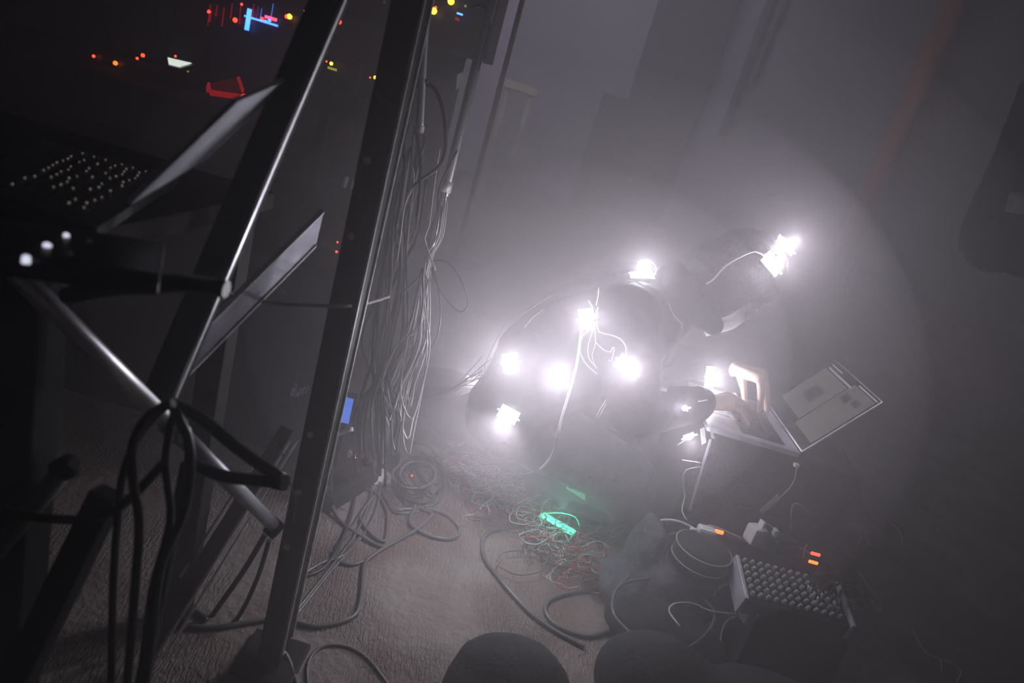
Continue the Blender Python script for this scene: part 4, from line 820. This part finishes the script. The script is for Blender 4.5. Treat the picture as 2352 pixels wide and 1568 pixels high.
fc([(430, 1440), (500, 1440), (560, 1430), (640, 1418)], .006, .0055, m_cable, 'cable on the floor left of the rack post foot')
fc([(425, 1395), (455, 1405), (475, 1425)], .006, .0055, m_cable, 'short cable end on the floor left of the rack post')

# wires from the back of the jacket to the floor fan
for k in range(16):
    a = (1110+rnd.uniform(-4, 6), 830+rnd.uniform(-20, 90)); b_ = (975+rnd.uniform(-5, 60), 915+rnd.uniform(-15, 25))
    mx, my = (a[0]+b_[0])/2, (a[1]+b_[1])/2+rnd.uniform(-12, 25)
    pts = [W(a[0], a[1], 1.95), W((a[0]+mx)/2, (a[1]+my)/2+rnd.uniform(-6, 10), 2.0), W(mx, my, 2.1), W((mx+b_[0])/2, (my+b_[1])/2+rnd.uniform(-6, 8), 2.2), G(b_[0], b_[1], .01)]
    cable('fan_wire', pts, .0016, rnd.choice([m_wireb, m_cableb, m_cableb]), 'fine wire in the fan spreading left from the back of the jacket', 'wire', 'fan of fine wires behind the person', n=4, step=.03)
cable('fan_wire', [W(1160, 745, 1.9), W(1135, 790, 1.92), W(1112, 850, 1.95), W(1116, 930, 1.95), W(1100, 980, 2.0), W(1075, 1010, 2.05), G(1040, 1025, .02)], .0013, m_wireg, 'single fine wire falling along the outline of the back to the floor', 'wire')
# wire pile: hundreds of fine wires, nobody could count them
mb = MB(); path = [(1025, 1000), (1045, 1050), (1090, 1100), (1150, 1130), (1210, 1165), (1270, 1220), (1320, 1260), (1370, 1290)]
def pt(u):
    u = max(0, min(.9999, u))*(len(path)-1); i = int(u); f = u-i; return (path[i][0]*(1-f)+path[i+1][0]*f, path[i][1]*(1-f)+path[i+1][1]*f)
for k in range(420):
    u = rnd.random()**.75; n = rnd.randint(5, 9); sp = 8+60*max(0, u-.15); P = []; x, y = pt(u); ang = rnd.uniform(-.2, 1.2) if u < .35 else rnd.uniform(0, 6.28); turn = rnd.uniform(-.9, .9)
    x += rnd.gauss(0, sp*.5); y += rnd.gauss(0, sp*.5)
    st = rnd.uniform(14, 26)
    z = rnd.uniform(.004, .055)
    for i in range(n):
        P.append(G(x, y, max(.002, z+rnd.uniform(-.012, .014)))); x += math.cos(ang)*st; y += math.sin(ang)*st*.6; ang += turn+rnd.uniform(-.35, .35)
        if i % 2: cx, cy = pt(u+.04*i/n); x += (cx-x)*.12; y += (cy-y)*.12
    mb.tube(spline(P, .018), rnd.choice([.0013, .0016, .002]), 4, mi=rnd.choice([0, 0, 0, 1, 1, 2, 2, 2, 3]), cap=False)
tag(mb.build('wire_pile', [m_wireb, m_wirer, m_wireg, m_cable], None, True), 'tangled pile of fine red, brown and grey wires on the floor before the person', 'wires', kind='stuff')
mb = MB()
for k in range(40):
    o1, o2 = rnd.gauss(0, 5), rnd.gauss(0, 5); pts = [(960+o1, 955+o2*.5+rnd.uniform(-15, 5)), (1010+o1, 975+o2), (1035+o1, 1015+o2), (1055+o2, 1060+o1), (1090+o1, 1095+o2), (1150+o2, 1125+o1)]
    mb.tube(spline([G(p[0], p[1], rnd.uniform(.002, .022)) for p in pts], .03), .0011, 4, mi=k % 4, cap=False)
tag(mb.build('wire_trunk', [m_wireg, m_wireb, m_cable, m_wirer], None, True), 'bundled trunk of fine wires leading left out of the tangled pile', 'wires', kind='stuff')
for pts, m_, lab in [([(1165, 1075), (1185, 1062), (1210, 1068), (1200, 1090), (1140, 1096)], m_wirer, 'bright red wire standing out of the pile beside the white cable end'),
                     ([(1060, 1165), (1075, 1148), (1110, 1145), (1170, 1180)], m_wireb, 'brown wire loop at the left edge of the pile'),
                     ([(1060, 1165), (1070, 1185), (1110, 1190), (1160, 1205)], m_wireb, 'brown wire returning below the loop at the left edge of the pile'),
                     ([(1140, 1290), (1160, 1268), (1220, 1265), (1260, 1280), (1245, 1310), (1190, 1320), (1145, 1300)], m_wireb, 'brown wire ring at the bottom of the pile'),
                     ([(1350, 1230), (1385, 1262), (1390, 1295), (1360, 1318), (1320, 1300)], m_cableb, 'black wire curve at the right end of the pile'),
                     ([(1240, 1145), (1275, 1130), (1280, 1145)], m_wireg, 'pale wire curl above the pile near the cream patch'),
                     ([(1395, 1240), (1410, 1215), (1435, 1208), (1425, 1225), (1400, 1235)], m_wireg, 'pale wire curl right of the green strip')]:
    fc(pts, .02, .0014, m_, lab, cat='wire')
# green LED strip
t = empty('green_led_strip', G(1282, 1205, .05), 'short strip of glowing green LEDs in a clear sleeve on the wire pile', 'LED strip')
g0, g1 = G(1243, 1182, .05), G(1318, 1226, .05); d = (g1-g0).normalized(); sy = V((0, 0, 1)).cross(d)
MB().bar(g0+sy*.004, g1+sy*.004, .028, .008, side=sy, ch=.002).build('sleeve', m_greens, t)
for k in range(6): MB().box(g0.lerp(g1, .12+k*.15)-sy*.014+V((0, 0, .006)), (.006, .006, .004)).build('led_chip', m_green, t)
cable('wire', [g0+sy*.01, G(1290, 1178, .08), G(1322, 1188, .08), G(1330, 1206, .06)], .0015, m_greens, None, parent=t)
cable('wire', [g0, G(1262, 1200, .07), G(1290, 1214, .07), g1], .0013, m_cable, None, parent=t)
l = bpy.data.lights.new('green_glow', 'POINT'); l.energy = .35; l.color = (.1, 1, .6); l.shadow_soft_size = .02
o = bpy.data.objects.new('green_glow', l); C.objects.link(o); o.parent = t; o.matrix_parent_inverse = t.matrix_world.inverted(); o.location = g0.lerp(g1, .5)+V((0, 0, .06))

# ------------------------------------------------------------------ dark coat hanging at the right edge
t = empty('hanging_coat', W(2320, 400, 2.3), 'dark coat hanging from the ceiling at the right edge of the view', 'coat')
SH, EL = W(2405, 200, 2.35), W(2290, 462, 2.3)
blob('coat_body', [('c', SH+V((.06, .03, .0)), .09, SH+V((.10, .03, -.45)), .12), ('c', SH+V((.12, .03, .02)), .06, SH+V((.20, .03, -.44)), .12)], .012, m_jacket, t, 4, .02, .1)
blob('sleeve', [('c', SH, .07, EL, .058), ('c', EL, .058, W(2335, 485, 2.28), .05)], .01, m_jacket, t, 4, .015, .08)
MB().lathe(W(2344, 466, 2.22), [(.03, -.03), (.034, 0), (.03, .03), (.01, .035)], 14, dirs((1, -.2, .2))).build('cuff', mat('dull cuff', (.10, .095, .09), .8), t, True)
MB().tube(spline([SH+V((.09, .03, .05)), SH+V((.09, .03, .14)), SH+V((.12, .03, .17)), SH+V((.10, .03, .2)), V((SH.x+.1, SH.y+.03, 5.0))]), .004, 8).build('hanging_hook', m_edge, t, True)
